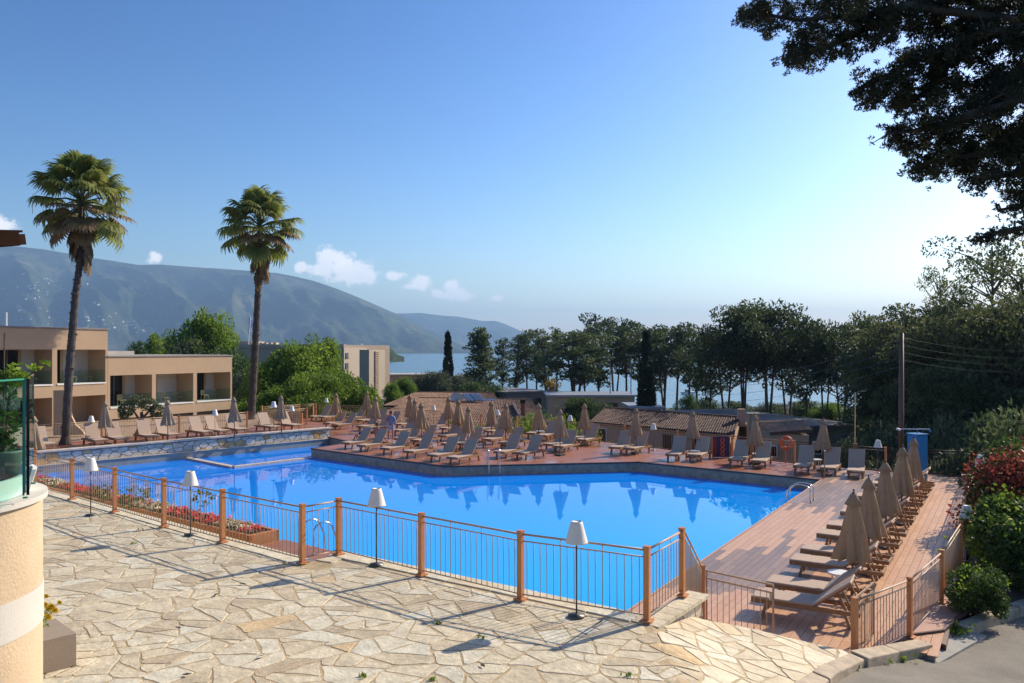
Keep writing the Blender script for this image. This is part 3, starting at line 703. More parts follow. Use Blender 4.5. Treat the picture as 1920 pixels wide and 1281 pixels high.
# shaded rim under the far deck edges: band of tiles plus a dark nosing
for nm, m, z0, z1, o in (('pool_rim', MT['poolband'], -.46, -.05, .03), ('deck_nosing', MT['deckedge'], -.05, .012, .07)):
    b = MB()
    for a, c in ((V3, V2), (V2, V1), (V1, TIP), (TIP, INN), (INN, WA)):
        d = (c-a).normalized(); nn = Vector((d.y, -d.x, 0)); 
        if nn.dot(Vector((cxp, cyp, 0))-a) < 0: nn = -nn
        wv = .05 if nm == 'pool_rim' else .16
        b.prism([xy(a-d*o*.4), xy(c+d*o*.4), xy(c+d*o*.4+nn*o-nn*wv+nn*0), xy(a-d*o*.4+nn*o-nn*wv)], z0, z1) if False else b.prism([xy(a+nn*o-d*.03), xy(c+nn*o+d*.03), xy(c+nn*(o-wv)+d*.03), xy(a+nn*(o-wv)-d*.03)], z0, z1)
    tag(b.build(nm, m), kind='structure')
# right deck: joint sheet and planks one by one
RD = [xy(v) for v in (Q(-3.6,-.0), Q(19.6,0), Q(23.2,0), Q(23.2,5.45), Q(1.8,5.3), Q(.0,4.5), Q(-3.6,3.2))]
RD = [xy(Q(-1.6,-.02)), xy(Q(19.6,-.02)), xy(Q(19.6,5.45)), xy(Q(1.75,5.45)), (7.55,14.35), (5.9,13.0), (3.2,12.7)]
deck = slab('near_deck', RD, -3.4, .006, MT['joint'])
planks = []; rs = np.random.RandomState(3); pw = .168
e0 = .0; row = 0
while e0 < 5.30:
    s = -2.4-rs.uniform(0, 1.2)
    while s < 23.0:
        ln = rs.choice([.9, 1.2, 1.2, 1.5]); a0, a1 = max(s, -1.35), min(s+ln, 23.0)
        mid = Q((a0+a1)/2, e0+pw/2)
        if a1-a0 > .2 and not (mid.x > 5.3 and (a0 < 2.0) and e0 > 4.75 and False) and (a0 > 1.0 or mid.y > 12.85+.0*mid.x) and not (a1 < 1.9 and e0 > 4.7):
            planks.append((a0, a1, e0))
        s += ln
    e0 += pw; row += 1
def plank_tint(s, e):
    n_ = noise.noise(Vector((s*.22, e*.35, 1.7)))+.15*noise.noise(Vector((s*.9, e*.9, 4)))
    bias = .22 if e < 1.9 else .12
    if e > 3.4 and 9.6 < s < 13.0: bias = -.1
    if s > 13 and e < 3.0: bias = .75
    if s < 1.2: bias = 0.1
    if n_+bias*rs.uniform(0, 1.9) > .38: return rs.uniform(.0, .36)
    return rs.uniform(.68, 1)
planks.sort(key=lambda p: (Q((p[0]+p[1])/2, p[2]).y+(30 if (1.9 < p[2] < 3.3) else 0)))
rest = MB(); rt = []; cache = {}
for i, (a0, a1, e) in enumerate(planks):
    c = Q((a0+a1)/2, e+pw/2, .012); sz = (pw-.008, a1-a0-.008, .018); tv = plank_tint((a0+a1)/2, e); rz = -math.atan2(DS.x, DS.y)
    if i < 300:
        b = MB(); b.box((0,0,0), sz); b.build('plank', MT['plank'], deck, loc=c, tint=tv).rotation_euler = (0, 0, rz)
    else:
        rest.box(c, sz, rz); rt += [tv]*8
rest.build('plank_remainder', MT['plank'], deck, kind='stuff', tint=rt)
b = MB(); nn = DE
b.prism([xy(Q(-1.6,-.07)), xy(Q(19.5,-.07)), xy(Q(19.5,-.022)), xy(Q(-1.6,-.022))], -.5, .026)
tag(b.build('pool_edge_trim', mat('pink edge trim', (.52,.30,.2), .6, var=.1)), kind='structure')
# near side of the pool: low tiled platform and long flower trough
b = MB(); pA = NE; pB = NE+ND*10.6
b.prism([xy(pA), xy(pB), xy(pB-nrm*3.2), xy(pA-Vector((.53,.85,0))*2.6)], -.5, 0); tag(b.build('pool_platform', MT['deck']), kind='structure')
tro = thing('flower_trough', 'long low trough of red and cream bedding flowers behind the terrace fence', 'planter', NE+ND*10.8)
b = MB(); t0 = NE+ND*10.6-NE-ND*10.8; 
for off, ww_ in ((0, .10), (-.85, .10)):
    a = nrm*off
    b.prism([xy(ND*0+a), xy(ND*22+a), xy(ND*22+a-nrm*ww_), xy(ND*0+a-nrm*ww_)], -.5, .24)
b.prism([xy(-ND*.0), xy(ND*.12), xy(ND*.12-nrm*.95), xy(-nrm*.95)], -.5, .241); b.build('trough_wall', MT['post'], tro)
b = MB(); b.prism([xy(ND*.12-nrm*.12), xy(ND*22-nrm*.12), xy(ND*22-nrm*.85), xy(ND*.12-nrm*.85)], -.5, .19); b.build('soil', MT['soil'], tro)
rs = np.random.RandomState(8); groups = {'flowerred': [], 'flowerwhite': [], 'flowerpink': [], 'shrub': []}
for i in range(520):
    t = .2+21.6*i/520; kind = ('flowerred' if noise.noise(Vector((t*.42, 2, 0))) > -.08 else 'flowerwhite') if rs.uniform() < .85 else 'flowerpink'
    c = ND*t-nrm*rs.uniform(.12, .82); c.z = .31+rs.uniform(-.02, .05); groups[kind].append(((c.x, c.y, c.z), (.075, .075, .05), rs.uniform(.3, .9)))
    groups['shrub'].append(((c.x, c.y, c.z-.08), (.12, .12, .06), rs.uniform(.1, .6)))
for k, cl in groups.items():
    C, Dd, T = clumps_to_leaves(cl, 1600 if k != 'shrub' else 900); o = link({'flowerred':'red_flowers','flowerwhite':'cream_flowers','flowerpink':'pink_flowers','shrub':'leaves'}[k], leaf_mesh(k, C, .06 if k != 'shrub' else .045, LM[k], Dd, tint=T), tro); o['kind'] = 'stuff'
# shallow pool ledge (white coping lines at water level)
ledge = thing('paddling_pool_ledge', 'white coping ledge at water level dividing the paddling pool from the main pool', 'ledge', (0,0,0))
for a, c in ((P(568,861,-.42), P(437,876.5,-.42)), (P(437,876.5,-.42), P(352,860,-.42))):
    b = MB(); b.bar(a, c, .28, .12); b.build('coping', MT['cap'], ledge)
# steps down from the paving to the gate (between terrace edge and deck)
b = MB(); g0 = Vector((3.75,15.0,0)); g1 = Vector((5.6,13.25,0)); 
for k in range(3):
    t = (k+1)/4; zz = lambda x, y, k=k: max(.03, (tz(x)-.06)*(1-(k+1)/4.0)); a = Vector((*E1,0)).lerp(g0, t*.8); c = Vector((*E2,0)).lerp(g1, t*.8); a2 = Vector((*E1,0)).lerp(g0, (t-.25)*.8); c2 = Vector((*E2,0)).lerp(g1, (t-.25)*.8)
    b.prism([xy(a2), xy(c2), xy(c), xy(a)], -.5, zz)
tag(b.build('gate_steps', MT['concrete']), kind='structure')
# parapet beside the steps
par = thing('stair_parapet', 'low stone parapet with flat cap beside the stairs at the terrace corner', 'wall', (0,0,0))
pa = P1+Vector((-.10,.03,0)); pb = P6+Vector((.05,.1,0)); d = (pb-pa).normalized(); nn = Vector((d.y, -d.x, 0)); Lp = (pb-pa).length
b = MB(); b.prism([xy(pa), xy(pb+d*.15), xy(pb+d*.15+nn*.24), xy(pa+nn*.24)], -.4, 1.19); b.build('core', MT['wmortar'], par)
pc = cells([(0,-.0),(Lp+.15,-.35),(Lp+.15,1.17),(0,1.17)], .27, 9, gap=.014)
lay(pc, lambda u, v, h: (pa.x+d.x*u+nn.x*(.24+h), pa.y+d.y*u+nn.y*(.24+h), v), 'stone', MT['wstone'], par, 2, h=.012, tints=[.1,.3,.4,.5,.6,.7])
rs = np.random.RandomState(1); t = -.05
while t < Lp+.1:
    l_ = rs.uniform(.28, .42); b = MB(); c = pa+d*(t+l_/2)+nn*.14; b.box((c.x, c.y, 1.225), (l_-.015, .36, .06), math.atan2(d.y, d.x)); b.build('cap_stone', MT['stone'], par, tint=rs.uniform(.2,.7)); t += l_
# paving behind parapet under fence
# ------------------------------------------------------------------ kerb and road
kerb = tag(thing('kerb', None, None), kind='structure')
rs = np.random.RandomState(12); acc_ = []
for a, c in zip(KERB, KERB[1:]):
    n_ = max(1, round(math.hypot(c[0]-a[0], c[1]-a[1])/.9))
    for k in range(n_): acc_.append(((a[0]+(c[0]-a[0])*k/n_, a[1]+(c[1]-a[1])*k/n_), (a[0]+(c[0]-a[0])*(k+1)/n_, a[1]+(c[1]-a[1])*(k+1)/n_)))
for a, c in acc_:
    if a[1] < 6: continue
    a3 = Vector((*a, 0)); c3 = Vector((*c, 0)); d = (c3-a3).normalized(); nn = Vector((d.y, -d.x, 0)); a3 += d*.008; c3 -= d*.008
    if 7.15 < a[0] < 8.0: continue
    top = rs.uniform(.03, .055) if a[0] < 5 else rs.uniform(.06,.09) if a[0] > 5.5 else .07
    wid = .22 if a[0] < 5.3 else .27 if a[0] < 7.3 else .24; jt = rs.uniform(-.015, .015)
    b = MB(); b.prism([xy(a3-nn*(.02)+nn*jt), xy(c3-nn*.02+nn*jt), xy(c3+nn*(wid+jt)), xy(a3+nn*(wid+jt))], lambda x, y: tz(x)-.6, lambda x, y: tz(x)+top)
    o = b.build('kerb_stone', MT['kerb'], kerb)
    bv = o.modifiers.new('bevel', 'BEVEL'); bv.width = .02; bv.segments = 2
road = MB(); K2 = []
for i, k in enumerate(KERB):
    a = Vector((*KERB[max(i-1,0)],0)); c = Vector((*KERB[min(i+1,len(KERB)-1)],0)); d = (c-a).normalized(); nn = Vector((d.y,-d.x,0)); K2.append((Vector((*k,0)), nn))
pts = []; W = [.0,.5,1.2,2.2,3.6,5.2]
for k, nn in K2:
    for w_ in W: p = k+nn*w_; pts.append((p.x, p.y, tz(k.x)-.13-.02*w_*.3+.02*noise.noise(Vector((p.x*.7, p.y*.7, 0)))))
m_ = len(W); road.add(pts, [(i*m_+j, i*m_+j+1, (i+1)*m_+j+1, (i+1)*m_+j) for i in range(len(K2)-1) for j in range(m_-1)])
tag(road.build('road', MT['asphalt'], smooth=True), kind='structure')
vg = MB(); pts = [((k+nn*w_).x, (k+nn*w_).y, tz(k.x)-.13-.03+.10*(w_ > 5.3)) for k, nn in K2 for w_ in (5.1, 5.5, 9, 18)]
vg.add(pts, [(i*4+j, i*4+j+1, (i+1)*4+j+1, (i+1)*4+j) for i in range(len(K2)-1) for j in range(3)]); tag(vg.build('verge', MT['soil']), kind='structure')
# concrete apron where the kerb is interrupted
b = MB(); b.prism([(6.9,14.0),(8.6,15.3),(8.9,15.0),(7.2,13.5)], -.6, lambda x, y: tz(x)-.075); tag(b.build('concrete_apron', MT['concrete']), kind='structure')
# the strip of deck outside the fence and its dark edge
b = MB(); strip = [(6.15,13.62),(7.25,14.55),(7.9,14.75),(8.5,15.4),(9.0,15.9),(9.6,16.6),(9.0,17.1),(7.2,14.9)]
vs, fs = fill(strip, .034); b.add(vs, fs); b.add([(x,y,.034) for x,y in strip]+[(x,y,-.4) for x,y in strip], [(i,(i+1)%8,8+(i+1)%8,8+i) for i in range(8)])
tag(b.build('outer_deck_strip', mat('terracotta strip', (.48,.26,.18), .6, var=.15)), kind='structure')
b = MB()
for a, c in zip(strip[:6], strip[1:6]): b.bar((a[0]+.03,a[1]-.03,.03), (c[0]+.03,c[1]-.03,.03), .05, .07)
tag(b.build('strip_edge', MT['deckedge']), kind='structure')
# planting bed between fence and road
bed = [(9.6,16.35)]+[k for k in KERB[11:14]]+[(26,30),(24,38),(19.8,33.6)]+[xy(Q(19,5.5)), xy(Q(2.6,5.5))]
b = MB(); vs, fs = fill(bed, -.09); b.add(vs, fs); b.add([(x,y,-.09) for x,y in bed]+[(x,y,-4) for x,y in bed], [(i,(i+1)%len(bed),len(bed)+(i+1)%len(bed),len(bed)+i) for i in range(len(bed))])
tag(b.build('planting_bed', MT['soil']), kind='structure')
wk = [(1683,1237,.0),(1640,1245,.1),(1712,1222,-.1),(1795,1190,-.1),(1806,1183,-.1),(1600,1262,.25),(1650,1240,.1)]
for i, (x, y, z) in enumerate(wk):
    p = P(x, y, z); n_ = 90 if i in (0, 2) else 30; C = np.array(p)+np.random.normal(size=(n_, 3))*(.10, .07, .04)+(0, 0, .06)
    dd = np.random.normal(size=(n_, 3))*.8; dd[:, 2] = abs(dd[:, 2])+.4
    tag(link('weed', leaf_mesh('weed', C, .06, LM['bright'], dd, aspect=2)), 'green weed where kerb meets asphalt, '+['the largest tuft','left of the largest tuft','second largest, right of the largest','below the round shrub, left one','below the round shrub, right one','nearest to the camera','small one touching the largest'][i], 'weed', 'weeds along the road kerb')

# ------------------------------------------------------------------ left terrace behind its rubble wall
LZ = .50
WN = Vector((WD.y, -WD.x, 0)); WN = WN if WN.dot(Vector((-1, 1, 0))) > 0 else -WN        # away from the pool
lt = [xy(WA+WN*.02), xy(WA+WN*4.3), xy(WA+WN*4.3+WD*40), xy(WA+WD*40+WN*.02)]
slab('left_deck', lt, -3.4, LZ-.03, MT['deck'])
wl = thing('rubble_wall', 'long rubble stone retaining wall with pale coping above the left side of the pool', 'wall', (0,0,0))
Lw = 33
b = MB(); b.prism([xy(WA-WD*.1), xy(WA+WD*Lw), xy(WA+WD*Lw+WN*.4), xy(WA-WD*.1+WN*.4)], -.8, LZ+.0); b.build('core', MT['wmortar'], wl)
b = MB(); b.prism([xy(WA-WN*.10-WD*.12), xy(WA+WD*Lw-WN*.10), xy(WA+WD*Lw-WN*.0), xy(WA-WD*.12-WN*.0)], -.8, -.10); b.build('plinth', MT['concrete'], wl)
b = MB(); b.prism([xy(WA-WN*.14-WD*.14), xy(WA+WD*Lw-WN*.14), xy(WA+WD*Lw-WN*.002), xy(WA-WD*.14-WN*.002)], -.098, -.055); b.build('ledge', MT['cap'], wl)
wc = cells([(0,-.05),(Lw,-.05),(Lw,LZ-.06),(0,LZ-.06)], .36, 15, sx=1.25, sy=.8, gap=.018)
lay(wc, lambda u, v, h: tuple(WA+WD*u-WN*(h)+Vector((0,0,v))), 'stone', MT['wstone'], wl, 6, h=.02, hv=.012, th=.05, tints=[.15,.3,.4,.45,.5,.6,.7,.98], key=lambda pc: -pc[1][0]*0+pc[1][0]*-1+(-abs(area(pc[0])))*0 if False else pc[1][0])
rs = np.random.RandomState(31); t = -.15
while t < Lw:
    l_ = rs.uniform(.8, 1.3); b = MB(); c = WA+WD*(t+l_/2)+WN*.16; b.box((c.x, c.y, LZ+.035), (l_-.012, .52, .075), math.atan2(WD.y, WD.x)); b.build('coping_slab', MT['cap'], wl); t += l_
# end return of the wall towards the far deck
b = MB(); b.prism([xy(WA-WD*.12), xy(WA-WD*.12+WN*4.3), xy(WA-WD*.5+WN*4.3), xy(WA-WD*.5)], -.5, .3) 
# lawn behind
lawn = [xy(WA+WN*4.3), xy(WA+WN*19-WD*6), xy(WA+WN*19+WD*44), xy(WA+WN*4.3+WD*40)]
slab('courtyard', lawn, -3.4, .20, mat('beige courtyard paving', (.36,.25,.16), .85, var=.2, vscale=1.5))
gp_ = P(205,826,.24); b = MB(); b.prism([(gp_.x+1.4*math.cos(a*.7)*(1+.2*math.sin(a*2)), gp_.y+1.9*math.sin(a*.7)) for a in range(9)], .1, .26); tag(b.build('grass_patch', MT['grass']), kind='structure')
# ------------------------------------------------------------------ fences
pm = MB(); pm.box((0,0,.53), (.085,.085,1.06)); pm.box((0,0,1.075), (.095,.095,.03)); post_me = pm.mesh('post', MT['post'])
bpm = MB(); bpm.box((0,0,.012), (.17,.17,.024)); base_me = bpm.mesh('base_plate', MT['post'])
def bar_mesh(h): 
    b = MB(); b.tube([(0,0,0),(0,0,h)], .0068, 6); return b.mesh('bar', MT['rail'], True)
bar_me = bar_mesh(.83); joined = 0
def panel(t, a, c, single=True, h=1.06, top_gap=True, m='rail', step=.118, sag=True):
    a = Vector(a); c = Vector(c); d = Vector((c.x-a.x, c.y-a.y, 0)); Ln = d.length; d.normalize(); sl = (c.z-a.z)/Ln
    def pt(u, z): return a+d*u+Vector((0,0,sl*u+z))
    for nm, z, w_ in (('top_rail', h-.03, .028), ('upper_rail', h-.135, .018), ('lower_rail', .085, .018)):
        b = MB(); b.tube([pt(.04, z), pt(Ln-.04, z)], w_*.62, 7); b.build(nm, MT[m], t, smooth=True)
    n = max(2, int(round(Ln/step))); b = MB()
    for i in range(1, n):
        u = Ln*i/n
        long_ = (i == n//3 or i == (2*n)//3)
        if single: 
            p = pt(u, .09); o = link('bar', bar_me, t, loc=p)
            if long_: o.scale = (1.15, 1.15, 1.13)
        else: b.bar(pt(u, .085), pt(u, h-(.03 if long_ else .135)), .014)
    if not single: o = b.build('bars', MT[m], t, kind='stuff')
def post(t, p, rz=0, base=True, me=None, h=None):
    o = link('post', me or post_me, t, loc=p, rz=rz)
    if h: o.scale = (1, 1, h/1.06)
    if base: q = link('base_plate', base_me, t, loc=Vector(p)+Vector((0,0,.0)), rz=rz); 
    return o
tf = thing('terrace_fence', 'tan metal railing with orange brown posts along the edge of the stone terrace', 'fence', (0,0,0))
lift = Vector((0,0,.025))
chain = [p+lift for p in FP[::-1]]+[P4+lift, P3+lift, P2+lift, P1+lift, P6+lift]
def ang(a, c): return math.atan2(c.y-a.y, c.x-a.x)
near_bars = 0
for i, p in enumerate(chain):
    post(tf, p, ang(chain[max(i-1,0)], chain[min(i+1,len(chain)-1)]) if i not in (8, 9, 12) else ang(chain[max(i-1,0)], chain[i]))
for a, c in zip(chain, chain[1:]):
    panel(tf, a, c, single=(a.y < 27))
P13 = Vector((3.62,15.25,.02)); P14 = Vector((5.68,13.25,.02)); P15 = Vector((7.17,14.42,.03)); P16 = Vector((8.80,16.38,.03)); P17 = Vector((10.75,19.15,.03))
sf = thing('stair_railing', 'tan railing sloping down beside the stairs from the terrace corner to the gate', 'railing', (0,0,0))
post(sf, P13, .6)
panel(sf, P6+Vector((.05,.1,.02)), P13+Vector((0,0,.03)))
gl = thing('pool_gate', 'closed tan barred gate leaf hung on the post below the stairs', 'gate', (0,0,0))
gd = (P14-P13).normalized()
def leaf(t, a, d, w_=1.36, h=1.0):
    for z in (h, h-.14, .07):
        b = MB(); b.bar(a+Vector((0,0,z)), a+d*w_+Vector((0,0,z)), .028, .03); b.build('rail', MT['rail'], t)
    for u in (.02, w_): b = MB(); b.bar(a+d*u+Vector((0,0,.06)), a+d*u+Vector((0,0,h)), .03); b.build('stile', MT['rail'], t)
    for k in range(1, 11): link('bar', bar_me, t, loc=a+d*(w_*k/11)+Vector((0,0,.065)))
leaf(gl, P13+gd*.08, gd)
b = MB(); b.box(tuple(P13+gd*1.40+Vector((0,0,.78))), (.06,.05,.12)); b.build('latch', MT['steel'], gl)
gr = thing('open_pool_gate', 'tan barred gate leaf standing open behind the road corner post', 'gate', (0,0,0))
leaf(gr, P14+Vector((-.02,.08,0)), Vector((.62,.78,0)).normalized())
rf = thing('right_fence', 'orange brown fence with close set bars between deck and roadside shrubs', 'fence', (0,0,0))
RC = [P14, P15, P16, P17]; q = P17
for k in range(1, 6): RC.append(Vector(Q(7.9+3.0*k, 5.32))+Vector((0,0,.03)))
for i, p in enumerate(RC): post(rf, p, ang(RC[max(i-1,0)], RC[min(i+1,len(RC)-1)]))
for i, (a, c) in enumerate(zip(RC, RC[1:])): panel(rf, a, c, single=(i < 4), step=.105)
ff = thing('far_fence', 'thin tan railing along the far back edge of the red deck behind the umbrellas', 'fence', (0,0,0))
FC = [Vector((p.x-.15*0, p.y-.25, 0)) for p in BK[0:12]]
for i, p in enumerate(FC):
    post(ff, p, ang(FC[max(i-1,0)], FC[min(i+1,len(FC)-1)]), base=False)
for i, (a, c) in enumerate(zip(FC, FC[1:])):
    dk = a.x > 13
    panel(ff, a, c, single=False, m='shaderail' if a.x > 15 else 'rail', step=.14)  # shade at the right end comes from the darker rail colour
    Ln = (c-a).length
    if Ln > 3.4:
        for k in range(1, int(Ln//2.4)+1):
            pass
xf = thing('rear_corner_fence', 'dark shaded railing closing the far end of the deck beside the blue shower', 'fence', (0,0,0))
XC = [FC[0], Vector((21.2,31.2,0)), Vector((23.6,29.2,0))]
panel(xf, Vector(FC[0])+Vector((0,0,.01)), Q(23.0,5.3), single=False, m='shaderail', step=.14)
panel(xf, Q(23.1,5.3), Q(23.1,5.3)+Vector((4.2,-.2,-.1)), single=False, m='shaderail', step=.14); post(xf, Q(23.1,5.35), base=False)
lf_ = thing('left_terrace_fence', 'orange brown railing behind the loungers on the raised left terrace', 'fence', (0,0,0))
LF = [WA+WN*3.3-WD*.2+Vector((0,0,LZ-.03))]; 
LF = [WA+WN*3.4+WD*(k*4.1-.6)+Vector((0,0,LZ-.03)) for k in range(0, 8)]
for i, p in enumerate(LF): post(lf_, p, math.atan2(WD.y, WD.x), base=False)
for a, c in zip(LF, LF[1:]): panel(lf_, a, c, single=False, step=.13)
sfn = thing('service_fence', 'taller tan railing round the raised service corner behind the left terrace', 'fence', (0,0,0))
SF = [PD(493,806,52.0), PD(493+78,790,56)]; SC = [Vector((-16.6,53.3,.5)), Vector((-15.3,61.5,.2)), Vector((-12.6,58.0,.1))]
SC = [Vector(PD(491,800,53)), Vector(PD(561,792,60)), Vector(PD(592,790,61))]
for p in SC: post(sfn, p, base=False, h=1.35)
for a, c in zip(SC, SC[1:]): panel(sfn, a, c, single=False, h=1.35)
# louvred wooden screen and wooden cabinet near the corner
scr = thing('slatted_screen', 'slatted wooden screen panel behind the last left umbrella', 'screen', Vector(PD(548,806,51.0)), -.35)
for k in range(9): b = MB(); b.box((0,0,.1+k*.115), (1.5,.03,.095)); b.build('slat', MT['rail'], scr)
for x in (-.75,.75): b = MB(); b.box((x,0,.55), (.06,.06,1.1)); b.build('frame_post', MT['post'], scr)

# ------------------------------------------------------------------ standard lamps
LS = MB(); LS.lathe([(.075,1.40),(.085,1.395),(.095,1.36),(.165,1.10),(.172,1.085),(.160,1.085)], n=20); LS.v.append((0,0,1.405)); k0 = len(LS.v)-1; LS.f += [(i, (i+1) % 20, k0) for i in range(20)]; ls_me = LS.mesh('lamp_shade', MT['shade'], True)
LP = MB(); LP.tube([(0,0,.03),(0,0,1.15)], .013, 8); lp_me = LP.mesh('pole', MT['greypole'], True)
LB = MB(); LB.lathe([(.13,0),(.13,.018),(.02,.035),(.013,.04)], n=18); lb_me = LB.mesh('base', MT['greypole'], True)
def lamp(p, label, first=[None], group=None, sc=1):
    if first[0] is None:
        t = thing('garden_lamp', label, 'lamp', p, 0, 'white shaded garden lamps around the pool'); link('lamp_shade', ls_me, t); link('pole', lp_me, t); link('base', lb_me, t); first[0] = t
    else: t = copy_tree(first[0], p, 0, label)
    t.scale = (sc, sc, sc); return t
zt = 1.27
lamp(P(1081,1155,zt), 'white shaded garden lamp nearest the camera, in front of the terrace railing')
lamp(P(706,1059,zt), 'white shaded garden lamp before the third railing panel left of the corner')
lamp(P(357,1003,zt), 'white shaded garden lamp behind the flower trough at the left of the terrace', sc=.97)
lamp(P(170,966,zt), 'white shaded garden lamp furthest left along the terrace railing', sc=.98)
for (x, y, z, lab) in [(813,760,1.4,'white garden lamp in front of the big tiled roof, left of two'),(933,769,1.4,'white garden lamp in front of the brick chimney'),(1069,779,1.4,'white garden lamp at the far fence above the green hedge'),(1225,794,1.4,'white garden lamp at the far fence in front of the long dark tiled roof'),(1646,825,1.4,'white garden lamp at the far fence left of the blue shower'),(612,747,1.4,'white garden lamp at the far left corner of the red deck'),(171,780,LZ+1.4,'white garden lamp on the left terrace beside the first umbrella'),(403,768,LZ+1.5,'white garden lamp on the left terrace before the two storey block'),(547,761,LZ+1.4,'white garden lamp by the slatted wooden screen'),(513,753,LZ+1.9,'white garden lamp in the raised service corner')]:
    p = P(x, y, z); p.z -= 1.4; lamp(p, lab)
lamp(P(1812,946,1.42)-Vector((0,0,1.42)), 'white garden lamp at the right fence above the green shrub')
lamp(P(1838,852,1.42)-Vector((0,0,1.42)), 'white garden lamp half hidden by the red leaved shrub')

# ------------------------------------------------------------------ umbrellas
def make_umbrella(seed, label):
    t = thing('closed_umbrella', label, 'umbrella', (0,0,0), 0, 'closed taupe umbrellas around the pool')
    rs = np.random.RandomState(seed); ph = rs.uniform(0, 6, 4)
    b = MB(); b.tube([(0,0,.03),(0,0,2.24)], .024, 8); b.build('pole', MT['pole'], t, smooth=True)
    n = 64; b = MB(); prof = [(.045,2.20),(.075,2.12),(.115,2.0),(.15,1.85),(.185,1.65),(.215,1.45),(.25,1.25),(.29,1.08),(.325,.96),(.30,.95),(.10,1.1)]
    def wob(a, j, z):
        t_ = min(1, max(0, (2.15-z)/.9)); f = abs((a*8/(2*math.pi)+ph[0]) % 1-.5)*2
        return 1+t_*(.46*(f-.5)+.12*math.sin(a*3+ph[1]+z*2)+.08*math.sin(a*13+ph[2]+z*5))
    b.lathe(prof, n=n, wob=wob)
    for k in range(n):                                   # uneven hem
        a = 2*math.pi*k/n; f = abs((a*8/(2*math.pi)+ph[0]) % 1-.5)*2
        for j in (8, 9): v = b.v[j*n+k]; b.v[j*n+k] = (v[0], v[1], v[2]-.07*f+.03*math.sin(a*3+ph[3]))
    b.build('canopy', MT['canvas'], t, smooth=True)
    b = MB(); b.lathe([(.02,2.27),(.06,2.255),(.10,2.18),(.165,2.03),(.15,2.03),(.05,2.12)], n=32, wob=lambda a, j, z: 1+.12*math.sin(a*8+ph[1])*(j > 2)); b.build('vent_cap', MT['canvas'], t, smooth=True)
    b = MB(); b.lathe([(.0,2.36),(.018,2.35),(.022,2.32),(.010,2.30),(.03,2.28),(.03,2.26),(.0,2.25)], n=10); b.build('finial', MT['pole'], t, smooth=True)
    b = MB(); b.box((0,0,.05), (.42,.42,.06)); b.tube([(0,0,.07),(0,0,.32)], .035, 8); b.build('base', MT['greypole'], t)
    b = MB(); b.lathe([(.20,1.52),(.207,1.50),(.20,1.48)], n=24); b.build('tie_strap', MT['canvas'], t, smooth=True)
    return t
UP = [make_umbrella(s, 'x') for s in (1, 2, 3)]; used = [False]*3
def umbrella(p, label, i, rz, sc=1.0):
    k = i % 3
    if not used[k]: used[k] = True; t = UP[k]; t.location = p; t.rotation_euler = (0,0,rz); t['label'] = label
    else: t = copy_tree(UP[k], p, rz, label)
    t.scale = (sc*random.uniform(.92,1.08), sc*random.uniform(.92,1.08), sc*random.uniform(.985,1.015)); t.rotation_euler = (random.gauss(0,.016), random.gauss(0,.016), rz+random.uniform(-.5,.5)); return t
U = [(Q(.05,1.55) if False else Vector((6.97,16.4,0)), 'closed taupe umbrella nearest the camera in the right row of loungers', 1.0)]
u0 = Vector((6.97,16.4,0))
for k, s in enumerate((2.42, 5.42, 8.75, 12.1)):
    U.append((u0+DS*s-DE*.02, ['second closed umbrella of the right row, just behind the nearest one','middle one of the five closed umbrellas in the right row','fourth closed umbrella of the right row, before the tall brown pole','closed umbrella furthest back in the right row, in front of the blue shower'][k], 1.0))
names = [(630,737,'standing alone at the far left of the red deck'),(687,732,'wide and pointed, before the concrete hotel at far left'),(703,743,'slim, just left of the man in pale blue'),(768,741,'rearmost of the three overlapping ones right of the standing man'),(779,747,'middle of the three overlapping umbrellas right of the standing man'),(791,756,'front one of the three overlapping umbrellas right of the standing man'),(841,744,'rearmost of three before the big tiled roof'),(860,750,'middle one of three before the big tiled roof'),(878,761,'nearest of three before the big tiled roof'),(921,752,'beside the lamp before the brick chimney'),(948,757,'right of the chimney lamp, over the second row of loungers'),(1010,757,'before the green hedge, left of two'),(1050,767,'before the green hedge, right and nearer of two'),(1097,757,'at the left end of the long dark tiled roof'),(1193,765,'before the left half of the long dark roof'),(1299,769,'before the right half of the long dark roof'),(1415,776,'left of the orange life ring'),(1542,783,'right of the orange life ring at the pool corner')]
for x, y, lab in names:
    p = P(x, y, 2.30); p.z = 0; U.append((p, 'closed umbrella '+lab, 1.0))
for x, y, lab in [(66,778,'half seen behind the glass edge at the far left'),(198,751,'first full one on the raised left terrace'),(315,748,'beside the olive tree on the raised left terrace'),(440,744,'on the left terrace at the corner of the beige block'),(528,740,'at the right end of the raised left terrace')]:
    p = P(x, y, LZ+2.20); p.z = LZ-.03; 
    U.append((p, 'closed umbrella '+lab, .97))
for i, (p, lab, sc) in enumerate(U): umbrella(p, lab, i, i*.7, sc)

